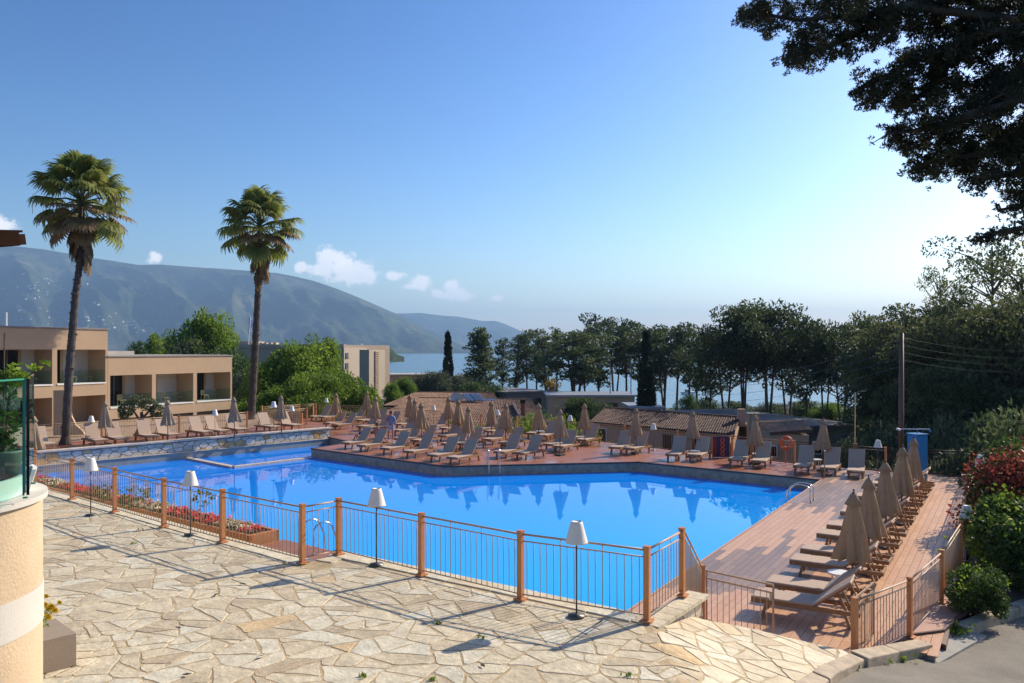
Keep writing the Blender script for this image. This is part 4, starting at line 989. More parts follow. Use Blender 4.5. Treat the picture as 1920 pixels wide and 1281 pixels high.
# ------------------------------------------------------------------ sun loungers (foot end at the origin, head towards +Y)
def make_lounger(angle, label, group):
    t = thing('sun_lounger', label, 'sun lounger', (0,0,0), 0, group)
    Ls, W_, Zs, hinge, bl = 1.98, .64, .33, 1.16, .84
    for s in (-1, 1):
        x = s*(W_/2-.02)
        b = MB(); b.box((x, Ls/2, Zs-.045), (.035, Ls, .085)); b.build('side_rail', MT['wood'], t)
    for y in (.02, Ls-.02, hinge-.02, 1.5): b = MB(); b.box((0, y, Zs-.045), (W_-.08, .045, .06)); b.build('cross_bar', MT['wood'], t)
    b = MB()
    for y0, y1, sg in ((.30,.22,1), (1.70,1.80,1)):
        for s in (-1, 1):
            q = MB(); x = s*(W_/2-.062); q.bar((x, y0, Zs-.02), (x, y1, .0), .05, .085, up=(1,0,0)); q.build('leg', MT['wood'], t)
    # seat cloth with rounded edge, backrest frame and cloth
    b = MB(); b.box((0, hinge/2, Zs+.018), (W_, hinge, .042)); o = b.build('seat', MT['sling'], t); bv = o.modifiers.new('bevel', 'BEVEL'); bv.width = .018; bv.segments = 3
    ca, sa = math.cos(angle), math.sin(angle); R = Matrix.Rotation(angle, 3, 'X')
    c = Vector((0, hinge+ca*bl/2-.01, Zs+.02+sa*bl/2)); b = MB(); b.box(c, (W_, bl+.02, .038), rot=R); o = b.build('backrest', MT['sling'], t); bv = o.modifiers.new('bevel', 'BEVEL'); bv.width = .016; bv.segments = 3
    b = MB()
    off = R@Vector((0, 0, -.035))
    for s in (-1, 1): b.box(c+off+Vector((s*(W_/2-.045), 0, 0)), (.03, bl, .035), rot=R)
    for k in (-.4, .1, .45): b.box(c+off*1.0+R@Vector((0, k*bl, 0)), (W_-.12, .035, .03), rot=R)
    b.build('backrest_frame', MT['wood'], t)
    top = Vector((0, hinge+ca*bl*.62, Zs+sa*bl*.62)); q = MB()
    for s in (-1, 1): q = MB(); q.bar(top+Vector((s*.2, 0, 0)), (s*.2, hinge+.58, Zs-.04), .03); q.build('support_strut', MT['wood'], t)
    return t
LGP = {}
def lounger(p, d, label, kind, group):
    rz = math.atan2(-d.x, d.y)
    if kind not in LGP: t = make_lounger({'up': math.radians(54), 'low': math.radians(38), 'mid': math.radians(57)}[kind], label, group); LGP[kind] = t; t.location = p; t.rotation_euler = (0,0,rz)
    else: t = copy_tree(LGP[kind], p, rz, label); t['group'] = group
    return t
WH = .32
# right row, foot towards the pool
grp = 'teak sun loungers in the right hand row'
rs = np.random.RandomState(77)
for i, s in enumerate((-1.80, -.66, 1.42, 2.62, 4.52, 5.76, 7.9, 9.1, 10.9, 12.35, 13.9, 15.0)):
    o0 = u0+DS*(s+.32)-DE*1.58; d = (DE+DS*rs.uniform(-.05, .05)).normalized()
    lab = ('teak lounger nearest the camera, beside the pool gate' if i == 0 else 'teak lounger just behind the nearest one, under the first umbrella' if i == 1 else '%s teak lounger from the near end of the right hand row' % ordinal(i) if i < 11 else 'teak lounger at the far end of the right hand row by the blue shower')
    lounger(o0+Vector((0,0,.024)), d, lab, 'low', grp)
# far deck
grp = 'teak sun loungers on the far red deck'
front = [(647,841),(676,846),(719,852),(763,858),(808,865),(844,870),(931,859),(969,861),(1024,844),(1041,848),(1077,831),(1085,835),(1146,850),(1174,852),(1252,864),(1294,865),(1369,874),(1412,877),(1491,887),(1541,891),(1591,897)]
lab_f = ['at the left end of the front row on the red deck','second from the left in the front row on the red deck','third from the left in the front row on the red deck','fourth from the left in the front row on the red deck','fifth from the left in the front row on the red deck','at the deck corner, rightmost of the front left six','directly behind the pool ladder, left of the pair there','directly behind the pool ladder, right and nearer of the pair there','left and rear one of the pair before the second hedge umbrella','right and front one of the pair before the second hedge umbrella','left one of the pair under the umbrella by the roof end','right one of the pair under the umbrella by the roof end','left one of the pair before the dark roof door','right one of the pair before the dark roof door','left of the umbrella in front of the long dark roof','just left of the blue and red board','just right of the blue and red board','between the corner umbrella pole and the life ring, left of the ring','just right of the life ring','right of the pool corner umbrella','furthest right before the far fence, in the shade']
def spot(x, y, d):
    p = P(x, y, 0); return p-d*.22+Vector((d.y, -d.x, 0))*(WH-.06)
for (x, y), l_ in zip(front, lab_f):
    d = (DS+DE*rs.uniform(-.07, .07)+DE*(-.05 if x > 1200 else .02)).normalized(); lounger(spot(x, y, d), d, 'taupe teak lounger '+l_, 'up', grp)
second = [(745,833,'second row, left of the front umbrella of three'),(775,836,'second row, below the front umbrella of three'),(826,827,'second row, under the umbrellas before the big roof'),(833,843,'directly behind the fifth front lounger'),(862,843,'behind the deck corner lounger, seat half hidden'),(909,834,'under the nearest of three umbrellas, seat in full sun'),(940,841,'left of the hedge umbrellas in the second row'),(805,808,'rear row before the round bush, left'),(829,812,'rear row before the round bush, right'),(895,813,'rear row by the wooden fence post, left'),(914,818,'rear row by the chimney lamp'),(740,816,'third row, right of the standing man'),(762,819,'third row under the three overlapping umbrellas'),(673,808,'middle row, left of the seated child'),(694,811,'middle row, behind the seated child'),(671,796,'rear row below the wide pointed umbrella'),(690,798,'rear row beside the slim umbrella'),(712,803,'rear row left of the man\'s head'),(744,804,'rear row right of the man\'s shoulder'),(611,802,'far left group, front left'),(628,805,'far left group, front right'),(584,789,'far left group, rear left by the service fence'),(602,790,'far left group, rear right below the lone umbrella'),(652,791,'far left group, right of the lone umbrella'),(990,822,'behind the left hedge umbrella, in the rear row'),(1010,826,'below the left hedge umbrella, in the rear row')]
for x, y, l_ in second:
    d = (DS+DE*rs.uniform(-.09, .09)+DE*.02).normalized(); lounger(spot(x, y, d), d, 'taupe teak lounger, '+l_, 'up', grp)
# left terrace: foot end towards the pool
grp = 'sun loungers on the raised left terrace'
ltl = [(50,836,'half hidden behind the glass edge'),(115,839,'furthest left in full view'),(220,832,'left of the first umbrella, shaded top corner'),(250,827,'right of the first umbrella'),(320,824,'left of the olive tree umbrella, back in shade'),(356,820,'under the olive tree umbrella, back in sun'),(420,815,'left of the pair before the block corner'),(450,812,'middle one near the block corner, back in shade'),(482,809,'beside the block corner umbrella, back in sun'),(545,804,'second from the right end, shaded strip on its back'),(573,799,'at the right end of the raised terrace')]
for x, y, l_ in ltl:
    z = LZ+.30; p = P(x, y, z); d = (WN+WD*rs.uniform(-.08, .08)).normalized()
    k = (p-WA).dot(WN)
    p = p+WN*(.50-k) if True else p
    p.z = LZ-.02; lounger(p+WD*0, d, 'left terrace lounger, '+l_, 'mid', grp)
# white side tables
tb = MB(); tb.lathe([(0,.44),(.24,.44),(.24,.40),(0,.40)], n=20); tt_me = tb.mesh('table_top', MT['white']); lg = MB(); lg.box((0,0,.2), (.03,.03,.4)); lg_me = lg.mesh('leg', MT['white'])
tl = [(1303,862,'between the two loungers left of the blue and red board'),(1420,868,'between the loungers left of the life ring'),(1532,880,'between the loungers right of the life ring'),(890,838,'in the second row left of the deck corner'),(955,815,'by the chimney lamp in the rear row'),(1013,822,'before the hedge in the rear row')]
t0_ = None
for x, y, l_ in tl:
    p = P(x, y, 0); lab = 'small white plastic side table '+l_
    if t0_ is None:
        t0_ = thing('side_table', lab, 'side table', p, 0, 'white side tables'); link('table_top', tt_me, t0_)
        for a in range(4): link('leg', lg_me, t0_, loc=(.15*math.cos(a*1.57+.8), .15*math.sin(a*1.57+.8), 0))
    else: copy_tree(t0_, p, 0, lab)
p = u0+DS*.62-DE*.35; copy_tree(t0_, p+Vector((0,0,.02)), 0, 'small white plastic side table under the nearest umbrella')

# ------------------------------------------------------------------ ladders, life ring, shower, board, poles
def ladder(p, toward, label, hgt=.72, back=.42):
    t = thing('pool_ladder', label, 'ladder', p, math.atan2(-toward.x, toward.y))
    for s in (-.25, .25):
        pts = [(s, -back, 0), (s, -back*.98, hgt*.55)]
        for k in range(9):
            a = math.pi*(1-k/8); pts.append((s, -back*.45+(back*.55)*math.cos(a)*1.0+.0, hgt*.72+hgt*.28*math.sin(a)))
        pts += [(s, .16, .35), (s, .22, -.2), (s, .24, -1.0)]
        b = MB(); b.tube(pts, .021, 8); b.build('handrail', MT['steel'], t, smooth=True)
        b = MB(); b.lathe([(.05,.0),(.05,.012),(.022,.02)], (s,-back,0), 12); b.build('flange', MT['steel'], t)
    for z in (-.62, -.88): b = MB(); b.box((0,.24,z), (.5,.07,.03)); b.build('step', MT['steel'], t)
    return t
ladder(NE+ND*8.85, nrm, 'chrome pool ladder seen through the terrace railing at the near pool edge', .78, .55)
ladder(Q(14.35,.02,.02), -DE, 'chrome pool ladder on the right hand pool edge near the far corner', .6, .62)
e12 = (V2-V1).normalized(); ladder(V1+e12*2.2, Vector((e12.y,-e12.x,0)), 'chrome pool ladder at the far red deck in front of the loungers', .72)
lr = thing('life_ring_stand', 'orange life ring hanging on an orange post at the far pool side', 'life ring', P(1473,868,0))
b = MB(); b.tube([(0,0,0),(0,0,1.15)], .035, 8); b.build('post', MT['orange'], lr)
b = MB(); R_, r_ = .25, .075; n1, n2 = 32, 10
for i in range(n1):
    for j in range(n2):
        a = 2*math.pi*i/n1; c = 2*math.pi*j/n2; b.v.append(((R_+r_*math.cos(c))*math.cos(a), -.08+r_*.75*math.sin(c), .93+(R_+r_*math.cos(c))*math.sin(a)))
for i in range(n1):
    for j in range(n2): b.f.append((i*n2+j, ((i+1) % n1)*n2+j, ((i+1) % n1)*n2+(j+1) % n2, i*n2+(j+1) % n2))
ring = b.build('ring', MT['orange'], lr, smooth=True)
for k in range(4):
    a0 = math.pi/4+k*math.pi/2; b = MB()
    for i in range(4):
        for j in range(n2):
            a = a0+(i-1.5)*.07; c = 2*math.pi*j/n2; rr = r_*1.06; b.v.append(((R_+rr*math.cos(c))*math.cos(a), -.08+rr*.75*math.sin(c), .93+(R_+rr*math.cos(c))*math.sin(a)))
    for i in range(3):
        for j in range(n2): b.f.append((i*n2+j, (i+1)*n2+j, (i+1)*n2+(j+1) % n2, i*n2+(j+1) % n2))
    b.build('reflective_band', mat('pale orange band', (.75,.42,.25), .5) if k == 0 else bpy.data.materials['pale orange band'], ring)
bd = thing('notice_board', 'dark blue and red board with a column of orange rings leaning at the far fence', 'board', P(1352,858,0), .05)
b = MB(); b.box((0,0,.52), (.80,.04,1.0)); b.build('panel', mat('dark blue board', (.035,.03,.09), .6, var=.3, vscale=3), bd)
for s in (-.42, .42): b = MB(); b.box((s,0,.52), (.04,.06,1.06)); b.build('frame', MT['post'], bd)
for k in range(4):
    b = MB(); b.lathe([(.11,-.004),(.11,.004),(.065,.004),(.065,-.004),(.11,-.004)], n=20); o = b.build('painted_ring', MT['orange'], bd, loc=(.06,-.028,.18+k*.22)); o.rotation_euler = (math.pi/2,0,0)
b = MB(); b.box((-.3,-.022,.52), (.12,.006,.9)); b.build('red_stripe', mat('dark red', (.25,.03,.03), .6), bd)
sh = thing('blue_shower', 'blue shower column with pipes on top at the far end of the right row', 'shower', P(1720,905,0), .25)
b = MB(); b.box((0,0,.95), (.52,.52,1.9)); o = b.build('column', MT['blue'], sh); bv = o.modifiers.new('bevel','BEVEL'); bv.width=.02
b = MB(); b.box((0,0,1.915), (.58,.58,.035)); b.build('cap', MT['blue'], sh)
b = MB(); b.tube([(-.95,0,2.12),(.6,0,2.08)], .018, 8); b.tube([(0,0,1.93),(0,0,2.1)], .02, 8); b.build('pipe', MT['blue'], sh)
b = MB(); b.tube([(-.95,0,2.14),(-.80,0,2.09)], .045, 10); b.build('shower_head', MT['whitepaint'], sh)
b = MB(); b.tube([(.55,0,2.08),(.62,0,1.99)], .04, 10); b.build('shower_head', MT['blue'], sh)
rp = thing('barrier_post', 'thin pinkish post standing at the far right pool corner', 'post', P(1546,897,0))
b = MB(); b.tube([(0,0,0),(0,0,1.08)], .025, 8); b.build('post', MT['rail'], rp); b = MB(); b.lathe([(.0,1.14),(.04,1.11),(.04,1.08),(0,1.06)], n=12); b.build('knob', MT['rail'], rp)
lpn = thing('light_pole', 'tall thin white light pole at the far fence with a small arm at its top', 'light pole', Vector((15.1,35.2,-.2)))
b = MB(); b.tube([(0,0,0),(0,0,3.55)], [.032,.022], 8); b.build('pole', MT['steel'], lpn)
b = MB(); b.box((0,0,.65), (.14,.14,1.3)); b.build('sleeve', MT['wood'], lpn); b = MB(); b.tube([(0,0,3.5),(.10,0,3.56),(.30,0,3.6)], .014, 6); b.box((.36,0,3.6), (.16,.07,.035)); b.build('lamp_arm', MT['coping'], lpn)
up_ = PD(1690,625,38); upb = Vector((up_.x-.02, 38, land_h(up_.x,40)-.3))
utp = thing('utility_pole', 'tall dark brown wooden utility pole behind the blue shower', 'utility pole', upb)
b = MB(); b.tube([(0,0,0),(0.03,0,up_.z-upb.z)], [.15,.10], 10); b.build('pole', MT['pole'], utp, smooth=True)
b = MB(); b.box((0,0,up_.z-upb.z-.35), (.5,.08,.08)); b.build('crossarm', MT['pole'], utp)
def wire(a, c, sag, label):
    pts = []
    for i in range(17): t = i/16; p = Vector(a).lerp(Vector(c), t); p.z -= sag*4*t*(1-t); pts.append(p)
    b = MB(); b.tube(pts, .005 if (Vector(a).y+Vector(c).y) < 100 else .010, 4, cap=False); tag(b.build('power_cable', mat('cable '+label[:6], (.10,.10,.10), .5) if 'cable' not in bpy.data.materials else bpy.data.materials['cable']), label, 'cable', 'overhead cables')
mat('cable', (.05,.05,.05), .5)
for k in range(4):
    wire(up_+Vector((0,0,-.3-.42*k)), PD(1310,712+14*k,76), .6, 'overhead cable running left from the brown pole, %s from the top' % ordinal(k))
    wire(up_+Vector((0,0,-.2-.35*k)), PD(1990,655+13*k,38), .3, 'overhead cable running right from the brown pole, %s from the top' % ordinal(k))

# ------------------------------------------------------------------ beige two storey block on the left
BA = Vector((-28.3, 56, 0)); BDr = Vector((5.1, 10, 0)).normalized(); BN = Vector((BDr.y, -BDr.x, 0))       # BN faces the pool
if BN.dot(Vector((1,-1,0))) < 0: BN = -BN
def bxf(b, u0_, u1_, n0, n1, z0, z1):
    "box in block coordinates: u along the facade, n out of it"
    c = BA+BDr*((u0_+u1_)/2)+BN*((n0+n1)/2); b.box((c.x, c.y, (z0+z1)/2), (u1_-u0_, abs(n1-n0), z1-z0), math.atan2(BDr.y, BDr.x))
def wing(name, label, u0_, nb, bw, roof, ceil, flo, lowc, ground=-.2):
    t = thing(name, label, 'building', (0,0,0)); U1 = u0_+nb*bw; dp = 1.9
    b = MB(); bxf(b, u0_, U1, -9, 0, ceil, roof-.001); bxf(b, u0_, U1, -9, 0, lowc, flo-.06); b.build('wall', MT['wall'], t)
    b = MB(); bxf(b, u0_-.06, U1+.06, -9.05, .06, roof, roof+.10); b.build('roof_edge', MT['coping'], t)
    b = MB(); bxf(b, u0_+.2, U1-.2, -8.8, -.2, roof+.101, roof+.12); b.build('roof', MT['roofflat'], t)
    b = MB(); bxf(b, u0_, U1, -9, -dp if roof > 5 else -.35, ground-3, lowc-.001); b.build('lower_wall', MT['wall'], t)
    b = MB(); bxf(b, u0_, U1, -9, -dp, flo-.059, ceil-.001); b.build('recess_wall', MT['wall2'], t)
    for i in range(nb+1):
        u = u0_+i*bw; h = .17 if 0 < i < nb else .0; a = u-(.17 if i else 0); c = u+(.17 if i < nb else 0)
        b = MB(); bxf(b, a, c, -dp+.001, -.003, flo-.061, ceil+.001); bxf(b, a, c, -dp+.001, -.003, ground-3, lowc+.001); b.build('pier', MT['wall'], t)
    rs = np.random.RandomState(int(u0_*7) % 97)
    for i in range(nb):
        a = u0_+i*bw+.18; c = a+bw-.36
        b = MB(); bxf(b, a-.02, c+.02, -dp+.01, .05, flo-.058, flo+.035); b.build('balcony_slab', MT['whitepaint'], t)
        w_ = (c-a)
        side = 0 if i % 2 else 1
        d0 = a+w_*(.28 if side else .0); 
        b = MB(); bxf(b, d0, d0+w_*.40, -dp+.002, -dp+.06, flo+.04, ceil-.05); o = b.build('window', MT['dark'], t)
        q = MB(); bxf(q, d0+w_*.40, d0+w_*.46, -dp+.002, -dp+.09, flo+.04, ceil-.05); q.build('curtain', MT['wall'], o)
        q = MB(); bxf(q, d0+w_*.19, d0+w_*.205, -dp+.06, -dp+.085, flo+.04, ceil-.05); q.build('frame', MT['coping'], o)
        g = MB(); bxf(g, a, c, -.10, -.08, flo+.06, flo+.92); g.build('balcony_glass', MT['glass'], t)
        ln_ = -dp if roof > 5 else -.35; g = MB(); bxf(g, d0+.1, d0+w_*.5, ln_+.002, ln_+.05, ground, lowc-.25); g.build('lower_window', MT['dark'], t)
        for k in range(2):
            x = a+w_*(.45+.32*k); ch = MB(); bxf(ch, x-.22, x+.22, -1.05, -.65, flo+.42, flo+.46); bxf(ch, x-.22, x+.22, -1.08, -1.04, flo+.46, flo+.85)
            for du in (-.2, .2):
                for dn in (-1.03, -.67): bxf(ch, x+du-.015, x+du+.015, dn-.015, dn+.015, flo+.05, flo+.42)
            tag(ch.build('balcony_chair', MT['rail']), '%s balcony chair behind the glass in the %s bay of the %s block' % (('left', 'right')[k], ordinal(i), 'lower' if roof < 5 else 'taller'), 'chair', 'chairs on the hotel balconies')
    return t
wing('hotel_wing', 'taller beige flat roofed hotel block with recessed balconies at the far left', -15.4, 4, 3.85, 6.62, 5.25, 2.95, 2.1)
lower = wing('hotel_wing', 'lower beige flat roofed hotel block with three recessed balconies right of the taller one', 0.02, 3, 3.78, 4.72, 3.42, 1.15, .35)
b = MB(); bxf(b, 1, 8, -8, -7.6, 4.85, 5.15); b.build('roof_upstand', MT['roofflat'], lower)
ant = thing('roof_antenna', 'short pale mast on the roof of the taller beige block', 'mast', BA+BDr*(-4.6)-BN*4+Vector((0,0,6.7))); b = MB(); b.tube([(0,0,0),(0,0,1.05)], .05, 6); b.build('mast', MT['whitepaint'], ant); b = MB(); b.box((0,0,.02), (.3,.3,.08)); b.build('foot', MT['coping'], ant)
cw = thing('curved_garden_wall', 'beige garden wing wall with a concave curved top edge at the ground floor', 'wall', (0,0,0))
a = PD(100,835,46); prof = [(0,.3),(1.75,.3),(1.6,.55),(1.25,.85),(1.0,1.4),(.9,2.1),(.88,2.9),(0,2.9)]
b = MB(); pf = [a+Vector((u*.9, u*.25, 0)) for u, z in prof]; b.add([(p.x, p.y, z) for p, (u, z) in zip(pf, prof)]+[(p.x-.1, p.y+.3, z) for p, (u, z) in zip(pf, prof)], [tuple(range(8))[::-1], tuple(range(8,16))]+[(i, (i+1) % 8, 8+(i+1) % 8, 8+i) for i in range(8)]); b.build('wing', MT['wall'], cw)

# ------------------------------------------------------------------ big hotel further off
ht = thing('concrete_hotel', 'large grey beige five storey hotel with a tall slatted stair tower at its right end', 'building', (0,0,0))
def hb_(name, x0, x1, ytop, ybot, D, dep, m, skew=0, kind=None):
    a = PD(x0, ytop, D); c = PD(x1, ytop, D+skew); zb = CZ-(ybot-HOR)/F*D
    d = Vector((c.x-a.x, c.y-a.y, 0)); Ln = d.length; d.normalize(); nn = Vector((-d.y, d.x, 0)); mid = (a+c)/2+nn*dep/2
    b = MB(); b.box((mid.x, mid.y, (a.z+zb)/2), (Ln, dep, a.z-zb), math.atan2(d.y, d.x)); return b.build(name, m, ht)
hw = mat('hotel render', (.42,.35,.27), .85, var=.06, vscale=.1); hs_ = mat('hotel grey render', (.44,.34,.25), .85, var=.06, vscale=.1); hwin = mat('hotel glazing', (.03,.035,.045), .2)
hb_('tower', 692, 722, 656, 760, 125, 1.7, hw, skew=5)
for k in range(24): hb_('louvre', 704.2, 712.6, 658.6+k*3.6, 660.6+k*3.6, 126.6, .35, hs_, skew=1.4)
hb_('end_block', 645, 688, 652, 750, 131, 3.6, hw, skew=8)
hb_('main_block', 443, 644.6, 648, 760, 150, 12, hs_, skew=-14)
hb_('roof_parapet', 443, 644.6, 646.5, 652.5, 149.6, .6, hw, skew=-14)
hb_('roof_block', 440, 472, 640, 650, 152, 8, hw)
for k, x in enumerate((486, 494, 503, 512)): hb_('roof_vent', x, x+5.5, 642.5, 648.5, 151, 2, hw)
for r in range(4):
    for k in range(15):
        x = 470+k*11.6
        hb_('window', x, x+8.6, 662+r*21, 675+r*21, 149.1-k*.80, .5, hwin)
    hb_('window', 648.5, 653.5, 662+r*19, 673+r*19, 131.4, .5, hwin, skew=1.0)
    hb_('balcony_band', 465, 643, 676+r*21, 680.5+r*21, 148.3, .9, hw, skew=-13)
hb_('doorway', 655, 668, 718, 745, 132.7, .6, hwin, skew=2.7)
fl = thing('flag', 'blue and white striped flag hanging on a pole above the hotel roof', 'flag', PD(466,641,150))
b = MB(); b.tube([(0,0,-1),(.15,0,5.0)], .07, 6); b.build('flagpole', MT['whitepaint'], fl)
for k in range(5): b = MB(); b.bar((.20+.13*k, .05*math.sin(k*2), 4.7-.12*k), (.10+.13*k, .05*math.sin(k*2)-.1, 1.5+.25*k), .13, .05); b.build('stripe', mat('flag blue', (.03,.10,.42), .8) if k == 0 else bpy.data.materials['flag blue'] if k % 2 == 0 else MT['whitepaint'], fl)
# low buildings at the shore and roofs below the deck
def block(name, label, cat, x0, x1, ytop, ybot, D, dep, m, skew=0, roof=None):
    t = thing(name, label, cat, (0,0,0)); a = PD(x0, ytop, D); c = PD(x1, ytop, D+skew); zb = min(CZ-(ybot-HOR)/F*D, land_h((a.x+c.x)/2, D)-1)
    d = Vector((c.x-a.x, c.y-a.y, 0)); Ln = d.length; d.normalize(); nn = Vector((-d.y, d.x, 0)); mid = (a+c)/2+nn*dep/2
    b = MB(); b.box((mid.x, mid.y, (a.z+zb)/2), (Ln, dep, a.z-zb), math.atan2(d.y, d.x)); b.build('wall', m, t)
    b = MB(); b.box((mid.x, mid.y, a.z+.12), (Ln+.8, dep+.8, .22), math.atan2(d.y, d.x)); b.build('roof', roof or MT['roofflat'], t)
    n_ = max(2, int(Ln/3.5))
    for k in range(n_):
        c_ = a+d*(Ln*(k+.5)/n_)-nn*.03; w_ = MB(); w_.box((c_.x, c_.y, a.z-1.25), (1.1, .08, 1.0), math.atan2(d.y, d.x)); w_.build('window', MT['dark'], t)
    return t
block('shore_building', 'long low beige building near the shore right of the hotel tower', 'building', 723, 808, 704, 730, 175, 10, MT['wall'])
block('shore_building', 'low white building behind the olive trees by the cypress', 'building', 850, 878, 707, 730, 190, 10, MT['wall2'])
block('grey_hall', 'plain grey flat walled hall among the pine trunks', 'building', 949, 1027, 738, 766, 112, 10, MT['coping'], skew=3, roof=MT['coping'])
block('pool_pavilion', 'low pavilion with a long pale blue white flat roof among the pines', 'building', 1030, 1190, 744, 764, 98, 8, hs_, roof=mat('pale blue roof sheet', (.30,.33,.38), .5))
block('flat_roof_house', 'low building with a white roof section behind the second cypress', 'building', 1190, 1240, 767, 790, 84, 7, MT['coping'], roof=bpy.data.materials['pale blue roof sheet'])
block('dark_flat_roof', 'long dark flat roofed building behind the brown tiled roof', 'building', 1232, 1440, 775, 800, 76, 8, MT['coping'], skew=-16, roof=MT['coping'])
# tile rows: a roof face from four corners with rows of half round tiles joined as one part
def tile_face(b, A, B, C_, D_, rows, cols, h=.06, tints=None, rs=np.random):
    "A-B eave, D_-C_ ridge"
    A, B, C_, D_ = map(Vector, (A, B, C_, D_)); nn = (B-A).cross(D_-A).normalized(); nn = nn if nn.z > 0 else -nn
    for r in range(rows):
        for c in range(cols):
            def q(u, v): return (A.lerp(B, u)).lerp(D_.lerp(C_, u), v)
            u0_, u1_ = c/cols, (c+1)/cols; v0, v1 = r/rows, (r+1.12)/rows; um = (u0_+u1_)/2; w_ = (u1_-u0_)
            o = len(b.v); hh = h*rs.uniform(.8, 1.2); lo = nn*.015; up = nn*hh; ex = nn*.035
            b.v += [tuple(q(u0_+w_*.06, v0)+ex), tuple(q(um, v0)+up+ex), tuple(q(u1_-w_*.06, v0)+ex), tuple(q(u0_+w_*.06, v1)+lo), tuple(q(um, v1)+up*.8), tuple(q(u1_-w_*.06, v1)+lo)]
            b.f += [(o, o+1, o+4, o+3), (o+1, o+2, o+5, o+4), (o, o+2, o+1)]
            tints += [float(rs.uniform(0, 1))]*6
def gable(label, el, er, rl, rr, m, wallm, zg, rows=12, cols=90, over=.35, name='tiled_roof_house'):
    "front slope between eave el-er and ridge rl-rr, mirrored behind"
    t = thing(name, label, 'building', (0,0,0)); el, er, rl, rr = map(Vector, (el, er, rl, rr))
    bl = rl*2-el; br = rr*2-er; bl.z = el.z; br.z = er.z
    b = MB(); b.add([el, er, rr, rl, bl, br], [(0,1,2,3), (3,2,5,4)]); b.add([el-Vector((0,0,.15)), er-Vector((0,0,.15)), er, el], [(0,1,2,3)]); b.build('roof', MT['deckedge'], t)
    tt = []; b = MB(); tile_face(b, el, er, rr, rl, rows, cols, tints=tt, rs=np.random.RandomState(5)); b.build('roof_tiles', m, t, kind='stuff', tint=tt)
    tt = []; b = MB(); tile_face(b, br, bl, rl, rr, rows, cols, tints=tt, rs=np.random.RandomState(6)); b.build('rear_roof_tiles', m, t, kind='stuff', tint=tt)
    b = MB(); b.bar(rl+Vector((0,0,.05)), rr+Vector((0,0,.05)), .22, .12); b.build('ridge', m, t, tint=.3)
    d = (er-el); d.z = 0; d.normalize(); nn = (rl-el); nn.z = 0; nn.normalize()
    poly = [xy(el+nn*over+d*over), xy(er+nn*over-d*over), xy(br-nn*over-d*over), xy(bl-nn*over+d*over)]
    b = MB(); b.prism(poly, zg, min(el.z, er.z)+.02); 
    m1 = rl+d*over; m2 = rr-d*over
    b.add([Vector((*poly[0], el.z)), Vector((*poly[3], el.z)), m1-Vector((0,0,.12))], [(0,1,2)]); b.add([Vector((*poly[1], er.z)), Vector((*poly[2], er.z)), m2-Vector((0,0,.12))], [(0,2,1)]); b.build('wall', wallm, t)
    return t, el, er, d, nn
pinkw = mat('pink beige render', (.55,.37,.26), .85, var=.06)
g1, el, er, d, nn = gable('long low house with dark brown tiled roof and beige wall just below the far deck', (6.4,66.5,-.75), (15.7,56.6,-.75), (8.2,70.6,.12), (17.3,60.5,.12), MT['darktile'], pinkw, -4.2, 12, 64)
for u, wd, col in ((1.2,1.1,'whitepaint'),(5.2,.8,'coping'),(7.8,.8,'coping'),(10.6,.9,'coping'),(12.4,.8,'coping')):
    c = el+d*u+nn*.33; b = MB(); b.box((c.x, c.y, -2.0), (wd+.16, .08, 1.65), math.atan2(d.y, d.x)); o = b.build('window_frame', MT[col], g1); c -= nn*.03; b = MB(); b.box((c.x, c.y, -2.0), (wd-.1, .08, 1.45), math.atan2(d.y, d.x)); b.build('pane', MT['dark'], o)
c = rr_ = Vector((17.2,60.0,0)); b = MB(); b.box((c.x, c.y, .15), (.5,.5,1.3)); b.build('end_pier', pinkw, g1)
g2, *_ = gable('small beige house with light brown tiled roof behind the life ring', PD(1443,812,52), PD(1524,806,50), PD(1420,795,56), PD(1506,791,53.5), mat('light brown tiles', (.4,.27,.19), .85, tint=[(.30,.19,.13),(.46,.31,.21)]), MT['wall'], -4.0, 7, 22, over=.2)
for x, y in ((1448,846),(1532,840)):
    p = PD(x, y, 51.2); b = MB(); b.box(tuple(p), (.55,.3,.8)); o = b.build('window', MT['whitepaint'], g2); b = MB(); b.box((p.x-.0,p.y-.14,p.z), (.4,.06,.62)); b.build('pane', MT['dark'], o)
ch_ = thing('house_chimney', 'square beige chimney stack at the right end of the dark tiled roof', 'chimney', (0,0,0)); p = PD(1412,790,58); b = MB(); b.box((p.x,p.y,p.z-.4), (.75,.6,1.8)); b.build('stack', MT['wall'], ch_); b = MB(); b.box((p.x,p.y,p.z+.55), (.9,.75,.1)); b.build('cap', MT['concrete'], ch_)
gable('big terracotta tiled roof house left of the brick chimney, below the far deck', (-14.5,67,-1.35), (3.6,65.5,-1.35), (-9.5,82,.30), (1.8,80,.25), MT['rooftile'], pinkw, -4.6, 22, 80)
gable('smaller terracotta roof rising behind the big tiled roof', (-13,80,-.35), (-1,80,-.35), (-10.5,87,.62), (-2,87,.55), MT['rooftile'], pinkw, -4.6, 12, 60)
hv = thing('roof_valley', 'dark sloping roof valley line beside the brick chimney', 'roof flashing', (0,0,0)); b = MB(); b.bar(PD(962,757,77), PD(978,785,68.5), .28, .18); b.build('flashing', MT['deckedge'], hv)
bc = thing('brick_chimney', 'slim red brick chimney with dark cap on the terracotta roof', 'chimney', (0,0,0)); p = PD(980,785,70); b = MB(); b.box((p.x,p.y,p.z+.65), (.34,.34,1.5)); b.build('stack', mat('brick', (.30,.10,.06), .9, var=.3, vscale=8), bc); b = MB(); b.box((p.x,p.y,p.z+1.5), (.45,.45,.28)); b.build('cap', MT['dark'], bc)
spm = mat('solar glass', (.25,.28,.34), .12); 
